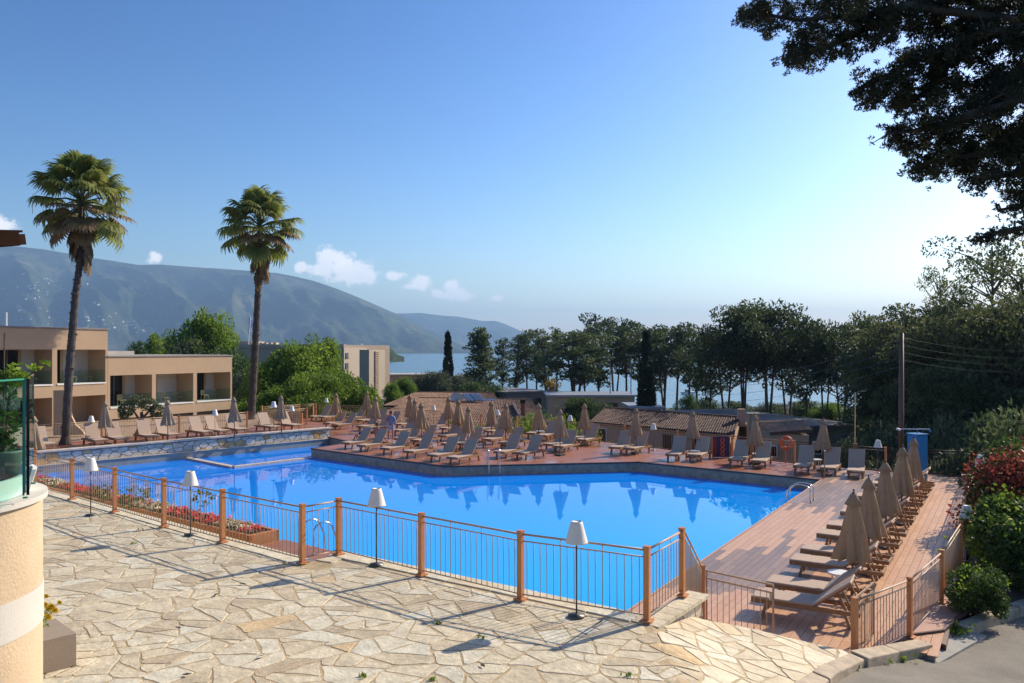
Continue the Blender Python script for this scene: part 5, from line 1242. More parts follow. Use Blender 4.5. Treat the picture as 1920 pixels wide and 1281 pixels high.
for i, (x0, y0, w_) in enumerate(((864,738,17),(883,738,14),(900,748,13),(914,748,14))):
    sp = thing('solar_panel', 'tilted solar water panel on the terracotta roof, %s from the left' % ordinal(i), 'solar panel', (0,0,0), 0, 'solar panels on the roof')
    a = PD(x0, y0, 80); c = PD(x0+w_, y0, 80); e = PD(x0+w_+12, y0+13.5, 78.6); f = PD(x0+12, y0+13.5, 78.6)
    b = MB(); dz = Vector((0,.05,-.08)); b.add([a,c,e,f,a+dz,c+dz,e+dz,f+dz], [(0,3,2,1),(4,5,6,7),(0,1,5,4),(1,2,6,5),(2,3,7,6),(3,0,4,7)]); b.build('panel', spm, sp)
    for k in range(4):
        t_ = k/3; b = MB(); b.bar(a.lerp(c, t_)+Vector((0,-.04,.04)), f.lerp(e, t_)+Vector((0,-.04,.04)), .05, .04); b.build('frame', MT['steel'], sp)
    b = MB(); b.bar(a+Vector((0,.2,0)), Vector((a.x,a.y+.5,a.z-1.0)), .06); b.bar(c+Vector((0,.2,0)), Vector((c.x,c.y+.5,c.z-1.0)), .06); b.build('stand', MT['steel'], sp)
dsh = thing('satellite_dish', 'white satellite dish on the smaller terracotta roof', 'satellite dish', PD(855,748,80)); b = MB(); b.lathe([(0,0),(.3,.04),(.5,.12),(.62,.22)], n=18); o = b.build('dish', MT['whitepaint'], dsh, smooth=True); o.rotation_euler = (1.3,0,.3); b = MB(); b.tube([(0,0,-1),(0,0,0)], .05, 6); b.build('mast', MT['steel'], dsh)
dm = thing('roof_dome', 'low bluish dome skylight beyond the terracotta roof', 'skylight', PD(822,744,90)); b = MB(); b.lathe([(2.4,-.5),(2.2,.0),(1.5,.35),(.6,.5),(0,.52)], n=20); o = b.build('dome', mat('dome', (.35,.4,.5), .3), dm, smooth=True); b = MB(); b.box((0,0,-1), (4.6,3,1)); b.build('base', MT['wall'], dm)
for i, x in enumerate((1144,1183)):
    sl = thing('street_light', 'thin grey street light pole between the pines, %s' % ('left of two' if i == 0 else 'right of two'), 'street light', Vector((PD(x,760,100).x,100,-5))); b = MB(); b.tube([(0,0,0),(0,0,9.2+i*.3)], [.09,.05], 6); b.build('pole', MT['coping'], sl); b = MB(); b.box((0,0,9.3+i*.3), (1.3,.3,.14)); b.build('lamp_head', MT['coping'], sl)
for i, (x, y) in enumerate(((1486,764),(1290,739),(1153,745))):
    bt = thing('small_boat', 'small moored boat on the sea between the trunks, %s from the right' % ordinal(i), 'boat', P(x, y, -12)); b = MB(); b.add([(-2.6,-.9,.1),(2,-.9,.1),(3.4,0,.3),(2,.9,.1),(-2.6,.9,.1),(-2.8,-1.1,.9),(2.2,-1.1,.9),(4,0,1.2),(2.2,1.1,.9),(-2.8,1.1,.9)], [(0,1,6,5),(1,2,7,6),(2,3,8,7),(3,4,9,8),(4,0,5,9),(5,6,7,8,9)]); b.build('hull', MT['whitepaint'], bt); b = MB(); b.box((-.3,0,1.3), (1.8,1.2,.9)); b.build('cabin', MT['coping'], bt)
# ------------------------------------------------------------------ people
def skin(name, pts, edges, rad, m, parent, rootv=0, sub=2):
    me = bpy.data.meshes.new(name); me.from_pydata([tuple(p) for p in pts], edges, []); me.materials.append(m)
    o = link(name, me, parent); sk = o.modifiers.new('skin', 'SKIN'); sk.use_smooth_shade = True
    for i, v in enumerate(me.skin_vertices[0].data): r = rad[i]; v.radius = (r, r) if not isinstance(r, tuple) else r; v.use_root = (i == rootv)
    ss = o.modifiers.new('subsurf', 'SUBSURF'); ss.levels = sub; ss.render_levels = sub
    return o
def hand_pts(pts, edges, rad, wrist, d, side):
    d = Vector(d).normalized(); w0 = Vector(pts[wrist]); n0 = len(pts); lat = Vector((0,1,0)); lat = (lat-d*lat.dot(d)).normalized()
    pts.append(w0+d*.05); rad.append((.036,.018)); edges.append((wrist, n0))
    for k, l in enumerate((.065,.078,.072,.055)):
        b0 = len(pts); base = w0+d*.085+lat*(.027-.018*k); pts += [base, base+d*l*.55, base+d*l+Vector((side*-.01,0,0))]; rad += [.009,.008,.007]; edges += [(n0, b0), (b0, b0+1), (b0+1, b0+2)]
    b0 = len(pts); pts += [w0+d*.04+lat*.035, w0+d*.075+lat*.055]; rad += [.011,.009]; edges += [(n0, b0), (b0, b0+1)]
def head(parent, c, r=.105, face=Vector((0,-1,0)), skinm='skin', hairm='hair'):
    h = MB(); 
    def w(a, j, z): return 1
    h.lathe([(0,-.125),(.045,-.12),(.066,-.09),(.078,-.05),(.085,0),(.086,.04),(.078,.085),(.055,.115),(.02,.13),(0,.131)], n=16)
    h.v = [(x, y*1.15, z) for x, y, z in h.v]; h.box((0,-.105,-.012), (.024,.035,.045)); h.box((.088,0,-.01), (.015,.035,.05)); h.box((-.088,0,-.01), (.015,.035,.05))
    a = math.atan2(face.x, -face.y); M_ = Matrix.Rotation(a, 3, 'Z')
    o = MB(); o.add([M_@Vector(v)+Vector(c) for v in h.v], h.f); ob = o.build('head', MT[skinm], parent, smooth=True)
    for s in (-.032,.032): e = MB(); p = M_@Vector((s,-.098,.012))+Vector(c); e.box(tuple(p), (.022,.01,.01)); e.build('eye', MT['hair'], ob)
    e = MB(); p = M_@Vector((0,-.092,-.06))+Vector(c); e.box(tuple(p), (.04,.012,.01)); e.build('mouth', mat('lip', (.35,.12,.1), .6) if 'lip' not in bpy.data.materials else bpy.data.materials['lip'], ob)
    hh = MB(); hh.lathe([(.095,.01),(.098,.05),(.088,.095),(.06,.128),(.02,.145),(0,.146)], n=16); hh.v = [(x, y*1.17+.012, z) for x, y, z in hh.v]
    o = MB(); o.add([M_@Vector(v)+Vector(c) for v in hh.v], hh.f); o.build('hair', MT[hairm], parent, smooth=True)
man = thing('person', 'man in pale blue shirt and shorts standing on the red deck, one hand raised', 'person', P(733,828,0), -.15)
pts = [(0,0,.93),(0,0,1.12),(0,-.01,1.32),(0,0,1.43),(0,-.01,1.52), (-.18,0,1.40),(-.26,-.03,1.14),(-.20,-.20,1.30),(-.09,-.22,1.44), (.18,0,1.40),(.25,.01,1.12),(.27,-.06,.88), (-.10,0,.88),(-.12,-.02,.50),(-.13,.02,.09),(-.15,-.13,.035), (.10,0,.88),(.12,-.03,.50),(.12,.0,.09),(.14,-.15,.035)]
pts = [Vector(p) for p in pts]
ed = [(0,1),(1,2),(2,3),(3,4),(3,5),(5,6),(6,7),(7,8),(3,9),(9,10),(10,11),(0,12),(12,13),(13,14),(14,15),(0,16),(16,17),(17,18),(18,19)]
rd = [(.155,.11),(.15,.11),(.17,.115),(.09,.08),(.05,.055),.062,.045,.036,.028,.062,.045,.030,.085,.058,.040,(.042,.03),.085,.058,.040,(.042,.03)]
hand_pts(pts, ed, rd, 11, (0,-.15,-1), 1); hand_pts(pts, ed, rd, 8, (.4,0,1), -1)
skin('body', pts, ed, rd, MT['skin'], man)
skin('shirt', [(0,0,.90),(0,0,1.12),(0,-.01,1.33),(0,.0,1.43),(-.18,0,1.40),(-.26,-.03,1.15),(-.215,-.14,1.24),(.18,0,1.40),(.255,.01,1.12),(.265,-.03,.98)], [(0,1),(1,2),(2,3),(3,4),(4,5),(5,6),(3,7),(7,8),(8,9)], [(.185,.14),(.175,.13),(.19,.135),(.105,.09),.08,.062,.055,.08,.062,.055], MT['shirt'], man)
skin('shorts', [(0,0,.93),(-.10,0,.86),(-.125,-.01,.56),(.10,0,.86),(.125,-.01,.56)], [(0,1),(1,2),(0,3),(3,4)], [(.16,.12),.105,.092,.105,.092], MT['shorts'], man)
head(man, (0,-.02,1.62), face=Vector((-.3,-1,0)))
def sitting(label, p, rz, sc, top, topm, hairm='hair'):
    t = thing('person', label, 'person', p, rz); t.scale = (sc,)*3
    pts = [Vector(q) for q in [(0,0,.12),(0,-.02,.32),(0,-.05,.52),(0,-.05,.62),(0,-.05,.70),(-.17,-.04,.58),(-.21,.02,.34),(-.17,-.16,.20),(.17,-.04,.58),(.20,.02,.34),(.14,-.18,.22),(-.09,-.05,.12),(-.12,-.42,.36),(-.11,-.60,.05),(-.11,-.74,.04),(.09,-.05,.12),(.12,-.42,.34),(.11,-.62,.05),(.11,-.76,.04)]]
    ed = [(0,1),(1,2),(2,3),(3,4),(3,5),(5,6),(6,7),(3,8),(8,9),(9,10),(0,11),(11,12),(12,13),(13,14),(0,15),(15,16),(16,17),(17,18)]
    rd = [(.14,.12),(.13,.10),(.15,.10),(.08,.07),.045,.055,.042,.032,.055,.042,.032,.085,.058,.04,.035,.085,.058,.04,.035]
    hand_pts(pts, ed, rd, 7, (.2,-1,-.3), -1); hand_pts(pts, ed, rd, 10, (-.2,-1,-.3), 1)
    skin('body', pts, ed, rd, MT['skin'], t)
    if top: skin(top, [(0,0,.10),(0,-.02,.32),(0,-.05,.53),(0,-.05,.60)], [(0,1),(1,2),(2,3)], [(.165,.14),(.15,.12),(.17,.12),(.10,.09)], topm, t)
    head(t, (0,-.08,.80), face=Vector((0,-1,0)))
sitting('child in a blue top sitting on the deck edge by the pool inlet', P(677,824,0), -.6, .80, 'top', mat('blue top', (.05,.08,.4), .8))
sitting('bare shouldered person sitting on the deck left of the standing man', P(706,822,0), 2.6, .98, 'shorts', mat('pink shorts', (.5,.25,.2), .8))

# ------------------------------------------------------------------ rounded terrace corner at lower left with its glass balustrade
cc = (-4.63, 6.02); Rw = .95
cy_ = thing('rounded_balcony', 'peach rounded balcony wall with a white band and white rim at the lower left corner', 'balcony wall', (0,0,0))
def drum(name, r, z0, z1, m, r2=None, cap=True):
    b = MB(); n = 64; o = 0
    # rounded nose continuing as straight walls to the left and towards the viewer
    out = []
    for k in range(97):
        a = math.radians(-62+k*(62+118)/96); out.append((cc[0]+r*math.cos(a), cc[1]+r*math.sin(a)))
    a0 = math.radians(-62); a1 = math.radians(118)
    e0 = (out[0][0]-3.2*math.cos(math.radians(28)), out[0][1]-3.2*math.sin(math.radians(28))); e1 = (out[-1][0]-3.2*math.cos(math.radians(28)), out[-1][1]-3.2*math.sin(math.radians(28)))
    poly = [e0]+out+[e1]; b.prism(poly, z0, z1); return b.build(name, m, cy_)
MT['bandwhite'] = mat('off white render', (.60,.56,.49), .7, var=.06, vscale=2, bump=.1, bscale=50)
drum('wall', .95, .9, 3.055, MT['cylwall']); drum('white_band', .957, 3.056, 3.35, MT['bandwhite']); drum('upper_wall', .95, 3.351, 4.03, MT['cylwall']); drum('rim', .985, 4.031, 4.075, MT['bandwhite'])
def arc_strip(name, r, z0, z1, m, a_0, a_1, th=.03, tilt=0, parent=cy_):
    b = MB(); vs = []; n = 20
    for k in range(n+1):
        a = math.radians(a_0+(a_1-a_0)*k/n)
        for rr, z in ((r, z0), (r+th, z0), (r+th+tilt, z1), (r+tilt, z1)): vs.append((cc[0]+rr*math.cos(a), cc[1]+rr*math.sin(a), z))
    fs = []
    for k in range(n):
        for j in range(4): fs.append((k*4+j, k*4+(j+1) % 4, (k+1)*4+(j+1) % 4, (k+1)*4+j))
    fs += [(0,1,2,3)[::-1], (n*4, n*4+1, n*4+2, n*4+3)]; b.add(vs, fs); return b.build(name, m, parent, smooth=False)
arc_strip('glass_channel', .80, 4.076, 4.22, MT['whitepaint'], -62, 22)
arc_strip('skirting', .83, 4.076, 4.25, MT['whitepaint'], 24, 118, tilt=.05)
gb = thing('glass_balustrade', 'greenish glass balustrade panels standing on the white rim of the balcony', 'glass panel', (0,0,0))
def pane(a, c, z0, z1, name='pane'):
    b = MB(); b.bar(Vector((a[0], a[1], (z0+z1)/2)), Vector((c[0], c[1], (z0+z1)/2)), z1-z0, .014, up=(0,0,1)) if False else None
    d = Vector((c[0]-a[0], c[1]-a[1], 0)); Ln = d.length; ang_ = math.atan2(d.y, d.x); b = MB(); b.box(((a[0]+c[0])/2, (a[1]+c[1])/2, (z0+z1)/2), (Ln, .014, z1-z0), ang_); return b.build(name, MT['glass'], gb)
def dirpt(px, D): return ((px-960)/F*D, D)
g0_, g1_ = dirpt(-60, 5.25), dirpt(44, 5.9)
pane(g0_, g1_, 4.13, 4.98); g2_, g3_ = dirpt(46, 6.0), dirpt(62, 6.9); pane(g2_, g3_, 4.15, 5.0)
edgem = mat('green glass edge', (.05,.28,.2), .15)
for p in (g1_, g2_, g3_): b = MB(); b.box((p[0], p[1], 4.56), (.014,.02,.86), .6); b.build('polished_edge', edgem, gb)
b = MB(); b.box(((g0_[0]+g1_[0])/2, (g0_[1]+g1_[1])/2, 4.987), ((Vector(g1_)-Vector(g0_)).length, .016, .012), math.atan2(g1_[1]-g0_[1], g1_[0]-g0_[0])); b.build('top_edge', edgem, gb)
b = MB(); b.box((g1_[0]+.02, g1_[1]+.02, 4.56), (.02,.015,.86), .6); b.build('black_seal', MT['dark'], gb)
for i, (x, y) in enumerate(((62,906),(47,933))):
    p = PD(x, y, 6.0 if i == 0 else 5.75); b = MB(); b.box(tuple(p), (.03,.012,.012), .7); tag(b.build('green_clip', mat('green clip', (.02,.35,.18), .4) if i == 0 else bpy.data.materials['green clip']), 'tiny green glazing clip lying on the white rim, %s one' % ('upper' if i == 0 else 'lower'), 'clip')
pp = thing('potted_plant', 'leafy green shrub in a tall grey green pot behind the balcony glass', 'potted plant', (-4.02, 6.35, 4.07)); pp.location = (PD(5,900,6.35).x, 6.35, 4.076)
b = MB(); b.lathe([(0,0),(.09,0),(.14,.30),(.15,.31),(.15,.33),(.13,.33),(.12,.29),(0,.29)], n=20); b.build('pot', mat('grey green pot', (.19,.21,.17), .6), pp, smooth=True)
b = MB(); 
for k in range(7): a = k*.9; b.tube([(0,0,.28),(.04*math.cos(a),.04*math.sin(a),.6),(.10*math.cos(a),.10*math.sin(a),.72+.09*k)], .006, 5)
b.build('stems', MT['trunk'], pp)
cl = [((.02,0,.52),(.12,.12,.15),.4),((.0,.03,.72),(.10,.1,.13),.5),((.02,0,.88),(.08,.08,.10),.7),((-.03,0,.40),(.10,.1,.08),.3),((.05,-.02,.36),(.07,.07,.06),.3)]
C, Dd, T = clumps_to_leaves(cl, 9000); link('leaves', leaf_mesh('leaves', C, .032, LM['shrub'], Dd, tint=T+.2, aspect=1.9, jitter=.7), pp)
cl = [(Vector(PD(30,700,6.3))-pp.location, (.055,.055,.10), .8), (Vector(PD(42,712,6.3))-pp.location, (.06,.06,.06), .9), (Vector(PD(66,690,6.3))-pp.location, (.05,.04,.02), .9), (Vector(PD(88,680,6.35))-pp.location, (.05,.03,.015), .8)]
C, Dd, T = clumps_to_leaves([(tuple(c), r, t) for c, r, t in cl], 11000); link('top_sprig', leaf_mesh('sprig', C, .032, LM['bright'], Dd, tint=T, aspect=2.1, jitter=.7), pp)
b = MB(); b.tube([(.02,0,.7), tuple(Vector(PD(40,715,6.3))-pp.location), tuple(Vector(PD(92,678,6.35))-pp.location)], .005, 5); b.build('long_stem', MT['trunk'], pp)
# planter and yellow flowers at the foot
pl = thing('stone_planter', 'plain beige rectangular planter box standing on the crazy paving at lower left', 'planter', (0,0,0))
ca_ = Vector((*xy(P(143,1246,1.27)), 0)); dA = (Vector((*xy(P(82,1262,1.27)),0))-ca_).normalized(); dB = Vector((-dA.y, dA.x, 0)); dB = dB if dB.y > 0 else -dB
def pbox(b, a0, a1, b0, b1, z0, z1): c = ca_+dA*(a0+a1)/2+dB*(b0+b1)/2; b.box((c.x, c.y, (z0+z1)/2), (a1-a0, b1-b0, z1-z0), math.atan2(dA.y, dA.x))
MT['planter'] = mat('planter render', (.36,.28,.20), .85, var=.08, bump=.15, bscale=50)
for nm, q in (('front', (0,1.5,0,.18)),('back', (0,1.5,.62,.8)),('end', (0,.38,.18,.62)),('other_end', (1.3,1.5,.18,.62))): b = MB(); pbox(b, *q, 1.26, 1.66); b.build('side', MT['planter'], pl)
b = MB(); pbox(b, .38,1.3,.18,.62,1.26,1.48); b.build('soil', MT['soil'], pl)
yf = thing('yellow_daisies', 'bunch of yellow daisies leaning past the edge of the peach wall', 'flowers', tuple(ca_+dA*.75+dB*.4+Vector((0,0,1.45))))
cl = []; b = MB(); org = yf.location
fl_pts = [(92,1140,.9),(104,1143,1.),(98,1136,.8),(92,1156,1.),(113,1129,.6),(88,1117,.6),(80,1150,.8),(86,1133,.8)]
for x, y, s in fl_pts:
    p = PD(x, y, 10.05)-org; m_ = MB(); n_ = 12
    for r_, nn_ in ((.052*s, 14), (.034*s, 10)):
        for k in range(nn_):
            a = 2*math.pi*k/nn_; q = Vector((math.cos(a), -.35*math.sin(a)-.2, math.sin(a))); w_ = Vector((-math.sin(a), -.1, math.cos(a)))*.014
            m_.add([p, p+q*r_*.7+w_, p+q*r_+Vector((0,-.01,0)), p+q*r_*.7-w_], [(0,1,2,3)])
    m_.build('flower', LM['yellow'], yf, tint=.6); b.tube([(0,0,0), tuple(p*.5+Vector((0,0,.06))), tuple(p)], .003, 4)
b.build('stems', MT['grass'], yf)
cl = [(tuple(PD(82,1158,10.1)-org), (.05,.05,.06), .7), (tuple(PD(90,1148,10.1)-org), (.05,.05,.04), .6), (tuple(PD(84,1170,10.1)-org), (.04,.04,.05), .6), (tuple((PD(74,1165,10.1)-org)*.5), (.12,.1,.15), .6)]
C, Dd, T = clumps_to_leaves(cl, 9000); link('leaves', leaf_mesh('leaves', C, .025, LM['bright'], Dd, tint=T-.1), yf)
# roof eave poking in at the left
MT['eave'] = mat('brown wood with painted shade', (.028,.016,.011), 1.0, var=.2, spec=.0)  # brown eave, its shade darkened into the colour
ev = thing('roof_eave', 'dark brown eave corner with a gutter end at the left edge above the hills', 'roof eave', (0,0,0))
b = MB(); a = PD(-120,447,7.0); c = PD(17,449,7.6); b.bar(a, c, .30, .135); b.build('fascia', MT['eave'], ev); b = MB(); c2 = PD(27,450,7.62); b.bar(PD(17,450,7.55), PD(30,449,7.64), .20, .10); b.build('gutter_end', MT['eave'], ev)
b = MB(); b.bar(PD(-120,433,7.1), PD(20,436,7.7), .36, .02); b.build('tile_edge', MT['eave'], ev)

# ------------------------------------------------------------------ fan palms
def fan(seed, size, dead=False):
    rs = np.random.RandomState(seed); b = MB(); pet = size*1.05; size *= .86; droop = .22 if not dead else .1
    # petiole along +X, blade at its end
    b.tube([(0,0,0),(pet*.5,0,pet*.10),(pet,0,pet*.05)], [.03,.022,.016], 4, cap=False)
    n = 26; c = Vector((pet, 0, pet*.05)); tt = [.2]*len(b.v)
    for k in range(n):
        a = math.radians(-118+236*k/(n-1)); ln = size*(.95-.25*abs(a)/2.06)*rs.uniform(.88, 1.08); w_ = size*.06
        d = Vector((math.cos(a), math.sin(a), 0)); s = Vector((-d.y, d.x, 0)); fold = (.03 if k % 2 else -.0)*size
        p1 = c+d*ln*.5+Vector((0,0,.04*size-fold*.5)); p2 = c+d*ln*.72+Vector((0,0,-droop*.25*size)); p3 = c+d*ln*.84+Vector((0,0,-droop*size*(1.0+rs.uniform(-.1,.7)))); o = len(b.v)
        b.v += [tuple(c+s*.01), tuple(c-s*.01), tuple(p1+s*w_+Vector((0,0,fold))), tuple(p1-s*w_-Vector((0,0,fold))), tuple(p2+s*w_*.75), tuple(p2-s*w_*.75), tuple(p3+s*w_*.25), tuple(p3-s*w_*.15)]
        b.f += [(o,o+1,o+3,o+2),(o+2,o+3,o+5,o+4),(o+4,o+5,o+7,o+6)]
        v = rs.uniform(.1,.5); tt += [v,v,v+.1,v+.1,v+.25,v+.25,v+.5,v+.5]
    me = b.mesh('frond', LM['deadpalm' if dead else 'palm']); set_tint(me, np.clip(tt, 0, 1)); return me
fans = [fan(i, 1.0) for i in range(4)]; dfans = [fan(10+i, .95, True) for i in range(3)]
def palm(label, base, pts, top_r, crown, nfr, seed, r0, skirt=26, stubs=90):
    t = thing('fan_palm', label, 'palm tree', base); rs = np.random.RandomState(seed); base = Vector(base); pp_ = [Vector(p)-base for p in pts]
    fine = []
    for i in range(len(pp_)-1):
        for k in range(12): fine.append(pp_[i].lerp(pp_[i+1], k/12))
    fine.append(pp_[-1]); n = len(fine); b = MB()
    rad = []
    for i in range(n):
        q = i/(n-1); rad.append((r0*(1-q)**.9+top_r*(1-(1-q)**.9))*(1+.07*(1 if i % 2 else -1)*(q < .8))+(.08 if q < .04 else 0))
    b.tube(fine, rad, 12); b.build('trunk', MT['palmtrunk'], t)
    st_ = MB()
    for k in range(stubs):
        q = rs.uniform(.04, .72); i = int(q*(n-1)); a = rs.uniform(0, 6.28); p = fine[i]; d = Vector((math.cos(a), math.sin(a), 0)); st_.bar(p+d*rad[i]*.7, p+d*(rad[i]+rs.uniform(.01,.06))+Vector((0,0,rs.uniform(.02,.14))), .09, .035)
    st_.build('leaf_stubs', MT['palmtrunk'], t, kind='stuff')
    top = fine[-1]
    for k in range(nfr):
        a = k*2.39996+rs.uniform(-.2,.2); q = k/(nfr-1); el_ = math.radians(78-q*126+rs.uniform(-8,8)); s = crown*(.86+.12*min(1,q*1.6))*rs.uniform(.88,1.1)/1.9
        o = link('frond', (fans if q < .7 or rs.uniform() < .6 else dfans)[rs.randint(3)], t); o.location = top+Vector((0,0,.25-.5*q)); o.rotation_euler = (rs.uniform(-.25,.25), -el_, a); o.scale = (s, s, s)
    for k in range(skirt):
        a = k*2.39996+rs.uniform(-.3,.3); q = rs.uniform(0,1); el_ = math.radians(-66-18*q); s = crown*.62*rs.uniform(.8,1.15)/1.9*1.35
        o = link('dead_frond', dfans[rs.randint(3)], t); o.location = top+Vector((0,0,-.15-crown*.55*q)); o.rotation_euler = (rs.uniform(-.2,.2), -el_, a); o.scale = (s, s*.55, s*.8)
    # hanging flower stalks inside the crown
    fs = MB()
    for k in range(16):
        a = rs.uniform(0,6.28); d = Vector((math.cos(a), math.sin(a), 0)); l_ = crown*rs.uniform(.5,.85); p0 = top+Vector((0,0,.1)); p1 = top+d*l_*.6+Vector((0,0,crown*.32)); p2 = top+d*l_+Vector((0,0,crown*.05)); fs.tube([p0, p1, p2, p2+Vector((0,0,-crown*.3))], .012, 3, cap=False)
    fs.build('flower_stalks', MT['wood'], t)
    return t
D1_ = 40.0
palm('left fan palm with a leaning shaggy trunk rising in front of the beige block', PD(122,845,D1_)-Vector((0,0,.1)), [PD(122,845,D1_), PD(131,680,D1_), PD(141,560,D1_), PD(151,480,D1_), PD(154,378,D1_)], .12, 2.95, 52, 3, .21, skirt=14)
D2_ = 58.0
palm('right fan palm with a straighter trunk between the beige block and the green trees', PD(470,800,D2_)-Vector((0,0,.6)), [PD(470,800,D2_), PD(477,680,D2_), PD(483,560,D2_), PD(486,500,D2_), PD(488,425,D2_)], .15, 3.5, 46, 8, .29, skirt=14)

# ------------------------------------------------------------------ trees
# overhanging cypress at the upper right: trunk stands by the road outside the frame
ft = thing('cypress_tree', 'big dark cypress tree whose branches hang into the upper right corner', 'tree', (11.6, 9.4, -.35))
tb = MB(); tb.tube([(0,0,0),(-.1,.05,4),(-.3,.1,8),(-.5,0,12),(-.6,0,16)], [.42,.34,.27,.18,.08], 12)
bl_ = [([(2120,-90),(1850,-30),(1640,25),(1500,38),(1398,22)], 11.2, 58, 26),([(1700,10),(1610,60),(1540,92),(1466,112)], 10.9, 44, 22),([(2100,20),(1850,62),(1720,110),(1650,150),(1604,172)], 11.0, 50, 20),
       ([(1850,62),(1780,120),(1740,170),(1690,205)], 11.4, 44, 24),([(2100,150),(1900,190),(1790,225),(1720,245),(1662,250)], 10.8, 54, 22),([(2100,230),(1930,262),(1830,290),(1740,305),(1715,318)], 11.3, 48, 24),([(2100,300),(1960,318),(1880,330),(1822,340)], 11.0, 40, 22),
       ([(2100,345),(1960,365),(1915,385),(1872,395)], 11.5, 30, 16),([(2100,400),(1960,415),(1905,432),(1850,440),(1832,452)], 11.0, 24, 13),([(2100,-160),(1900,-110),(1700,-60),(1560,-30),(1430,-40)], 11.3, 52, 30),([(2120,60),(1980,100),(1900,140),(1830,180)], 11.6, 60, 40),([(2100,-40),(1960,10),(1830,20),(1740,70)], 11.8, 60, 40),([(2100,110),(2000,220),(1930,240),(1880,260)], 11.9, 55, 40),([(2100,250),(1990,280),(1930,310)], 11.8, 45, 36)]
rs = np.random.RandomState(44); cl = []; org = Vector(ft.location)
for pts, D, w0, w1 in bl_:
    D *= .80; P3_ = [PD(x, y, D+.3*math.sin(x*.013)) for x, y in pts]; root_ = Vector((11.6-.3, 9.5, P3_[0].z-.6)); line = [root_-org]+[p-org for p in P3_]
    tb.tube(line, [.06]+[.034*(1-i/len(P3_))+.010 for i in range(len(P3_))], 6, cap=False)
    seg = []
    for i in range(len(P3_)-1):
        for k in range(9): seg.append((P3_[i].lerp(P3_[i+1], k/9), (i+k/9)/(len(P3_)-1)))
    seg.append((P3_[-1], 1.0))
    for p, q in seg:
        w_ = (w0*(1-q)+w1*q)/F*D
        for r in range(5):
            off = Vector(rs.normal(size=3))*w_*.62; off.z = off.z*.72-w_*.1; c = p+off; s = w_*rs.uniform(.16, .36)
            cl.append((tuple(c-org), (s, s, s*.8), rs.uniform(0,.8)))
            if rs.uniform() < .4: tb.tube([p-org, (p+off*.5)-org+Vector((0,0,.03)), c-org], [.012,.008,.004], 4, cap=False)
fillp = [[(1385,22),(1440,0),(1700,-20),(1720,70),(1640,95),(1580,112),(1540,132),(1470,112),(1440,72)],[(1585,150),(1650,108),(1760,60),(1960,40),(1960,225),(1820,205),(1700,215),(1640,203),(1590,175)],[(1652,242),(1770,212),(1960,190),(1960,410),(1900,392),(1880,365),(1830,350),(1720,330),(1700,292)],[(1700,-20),(1960,-60),(1960,60),(1740,70)]]
for poly in fillp:
    x0, x1 = min(p[0] for p in poly), max(p[0] for p in poly); y0, y1 = min(p[1] for p in poly), max(p[1] for p in poly)
    for _ in range(int((x1-x0)*(y1-y0)/150)):
        x, y = rs.uniform(x0, x1), rs.uniform(y0, y1)
        if inside((x, y), poly) and noise.noise(Vector((x*.02, y*.02, 3))) > -.16:
            s = rs.uniform(.06, .12); cl.append((tuple(PD(x, y, rs.uniform(8.5, 10.2))-org), (s, s, s*.8), rs.uniform(0,.8)))
C, Dd, T = clumps_to_leaves(cl, 17000); Dd = Dd+np.array([-.3,0,-.25])
link('trunk', tb.mesh('trunk', MT['trunk'], True), ft); link('foliage', leaf_mesh('foliage', C, .0145, LM['near'], Dd, tint=T, aspect=3.4, jitter=.8, quad=True), ft)
print('near tree leaves', len(C))
# pines between the deck and the sea
PM = {}
def pine_at(px, ytop, D, kind, label, group, rz, wide=1.0, lean=None, base=None):
    if kind not in PM:
        PM[kind] = {'a': lambda: make_pine(1, 10, 1.9, .42, 66, 230, .16, 'pine'), 'b': lambda: make_pine(2, 10, 1.8, .48, 58, 230, .16, 'pine', lean=.04), 'c': lambda: make_pine(3, 10, 2.8, .50, 90, 200, .17, 'pine', flat=1.1, ntrunk=3), 'd': lambda: make_pine(4, 10, 1.7, .36, 66, 230, .16, 'pine', lean=-.05),
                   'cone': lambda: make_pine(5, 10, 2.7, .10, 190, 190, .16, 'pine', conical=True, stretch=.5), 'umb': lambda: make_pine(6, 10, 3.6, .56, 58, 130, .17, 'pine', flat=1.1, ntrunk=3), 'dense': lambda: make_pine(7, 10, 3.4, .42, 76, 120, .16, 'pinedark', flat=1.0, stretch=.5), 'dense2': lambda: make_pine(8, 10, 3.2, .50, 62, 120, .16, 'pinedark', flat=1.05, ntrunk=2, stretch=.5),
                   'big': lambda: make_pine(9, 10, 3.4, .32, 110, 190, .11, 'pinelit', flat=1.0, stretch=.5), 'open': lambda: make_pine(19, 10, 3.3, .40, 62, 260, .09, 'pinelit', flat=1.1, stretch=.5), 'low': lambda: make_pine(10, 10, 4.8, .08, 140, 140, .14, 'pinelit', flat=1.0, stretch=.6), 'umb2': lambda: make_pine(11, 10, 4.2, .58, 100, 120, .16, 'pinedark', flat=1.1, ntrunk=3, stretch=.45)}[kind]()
    top = PD(px, ytop, D); zb = land_h(top.x, D)-.3 if base is None else base; H = top.z-zb; s = H/10.0
    return plant_tree('pine_tree' if kind != 'x' else 'tree', label, 'tree', (top.x, D, zb), PM[kind], rz, (s*wide, s*wide, s), group)
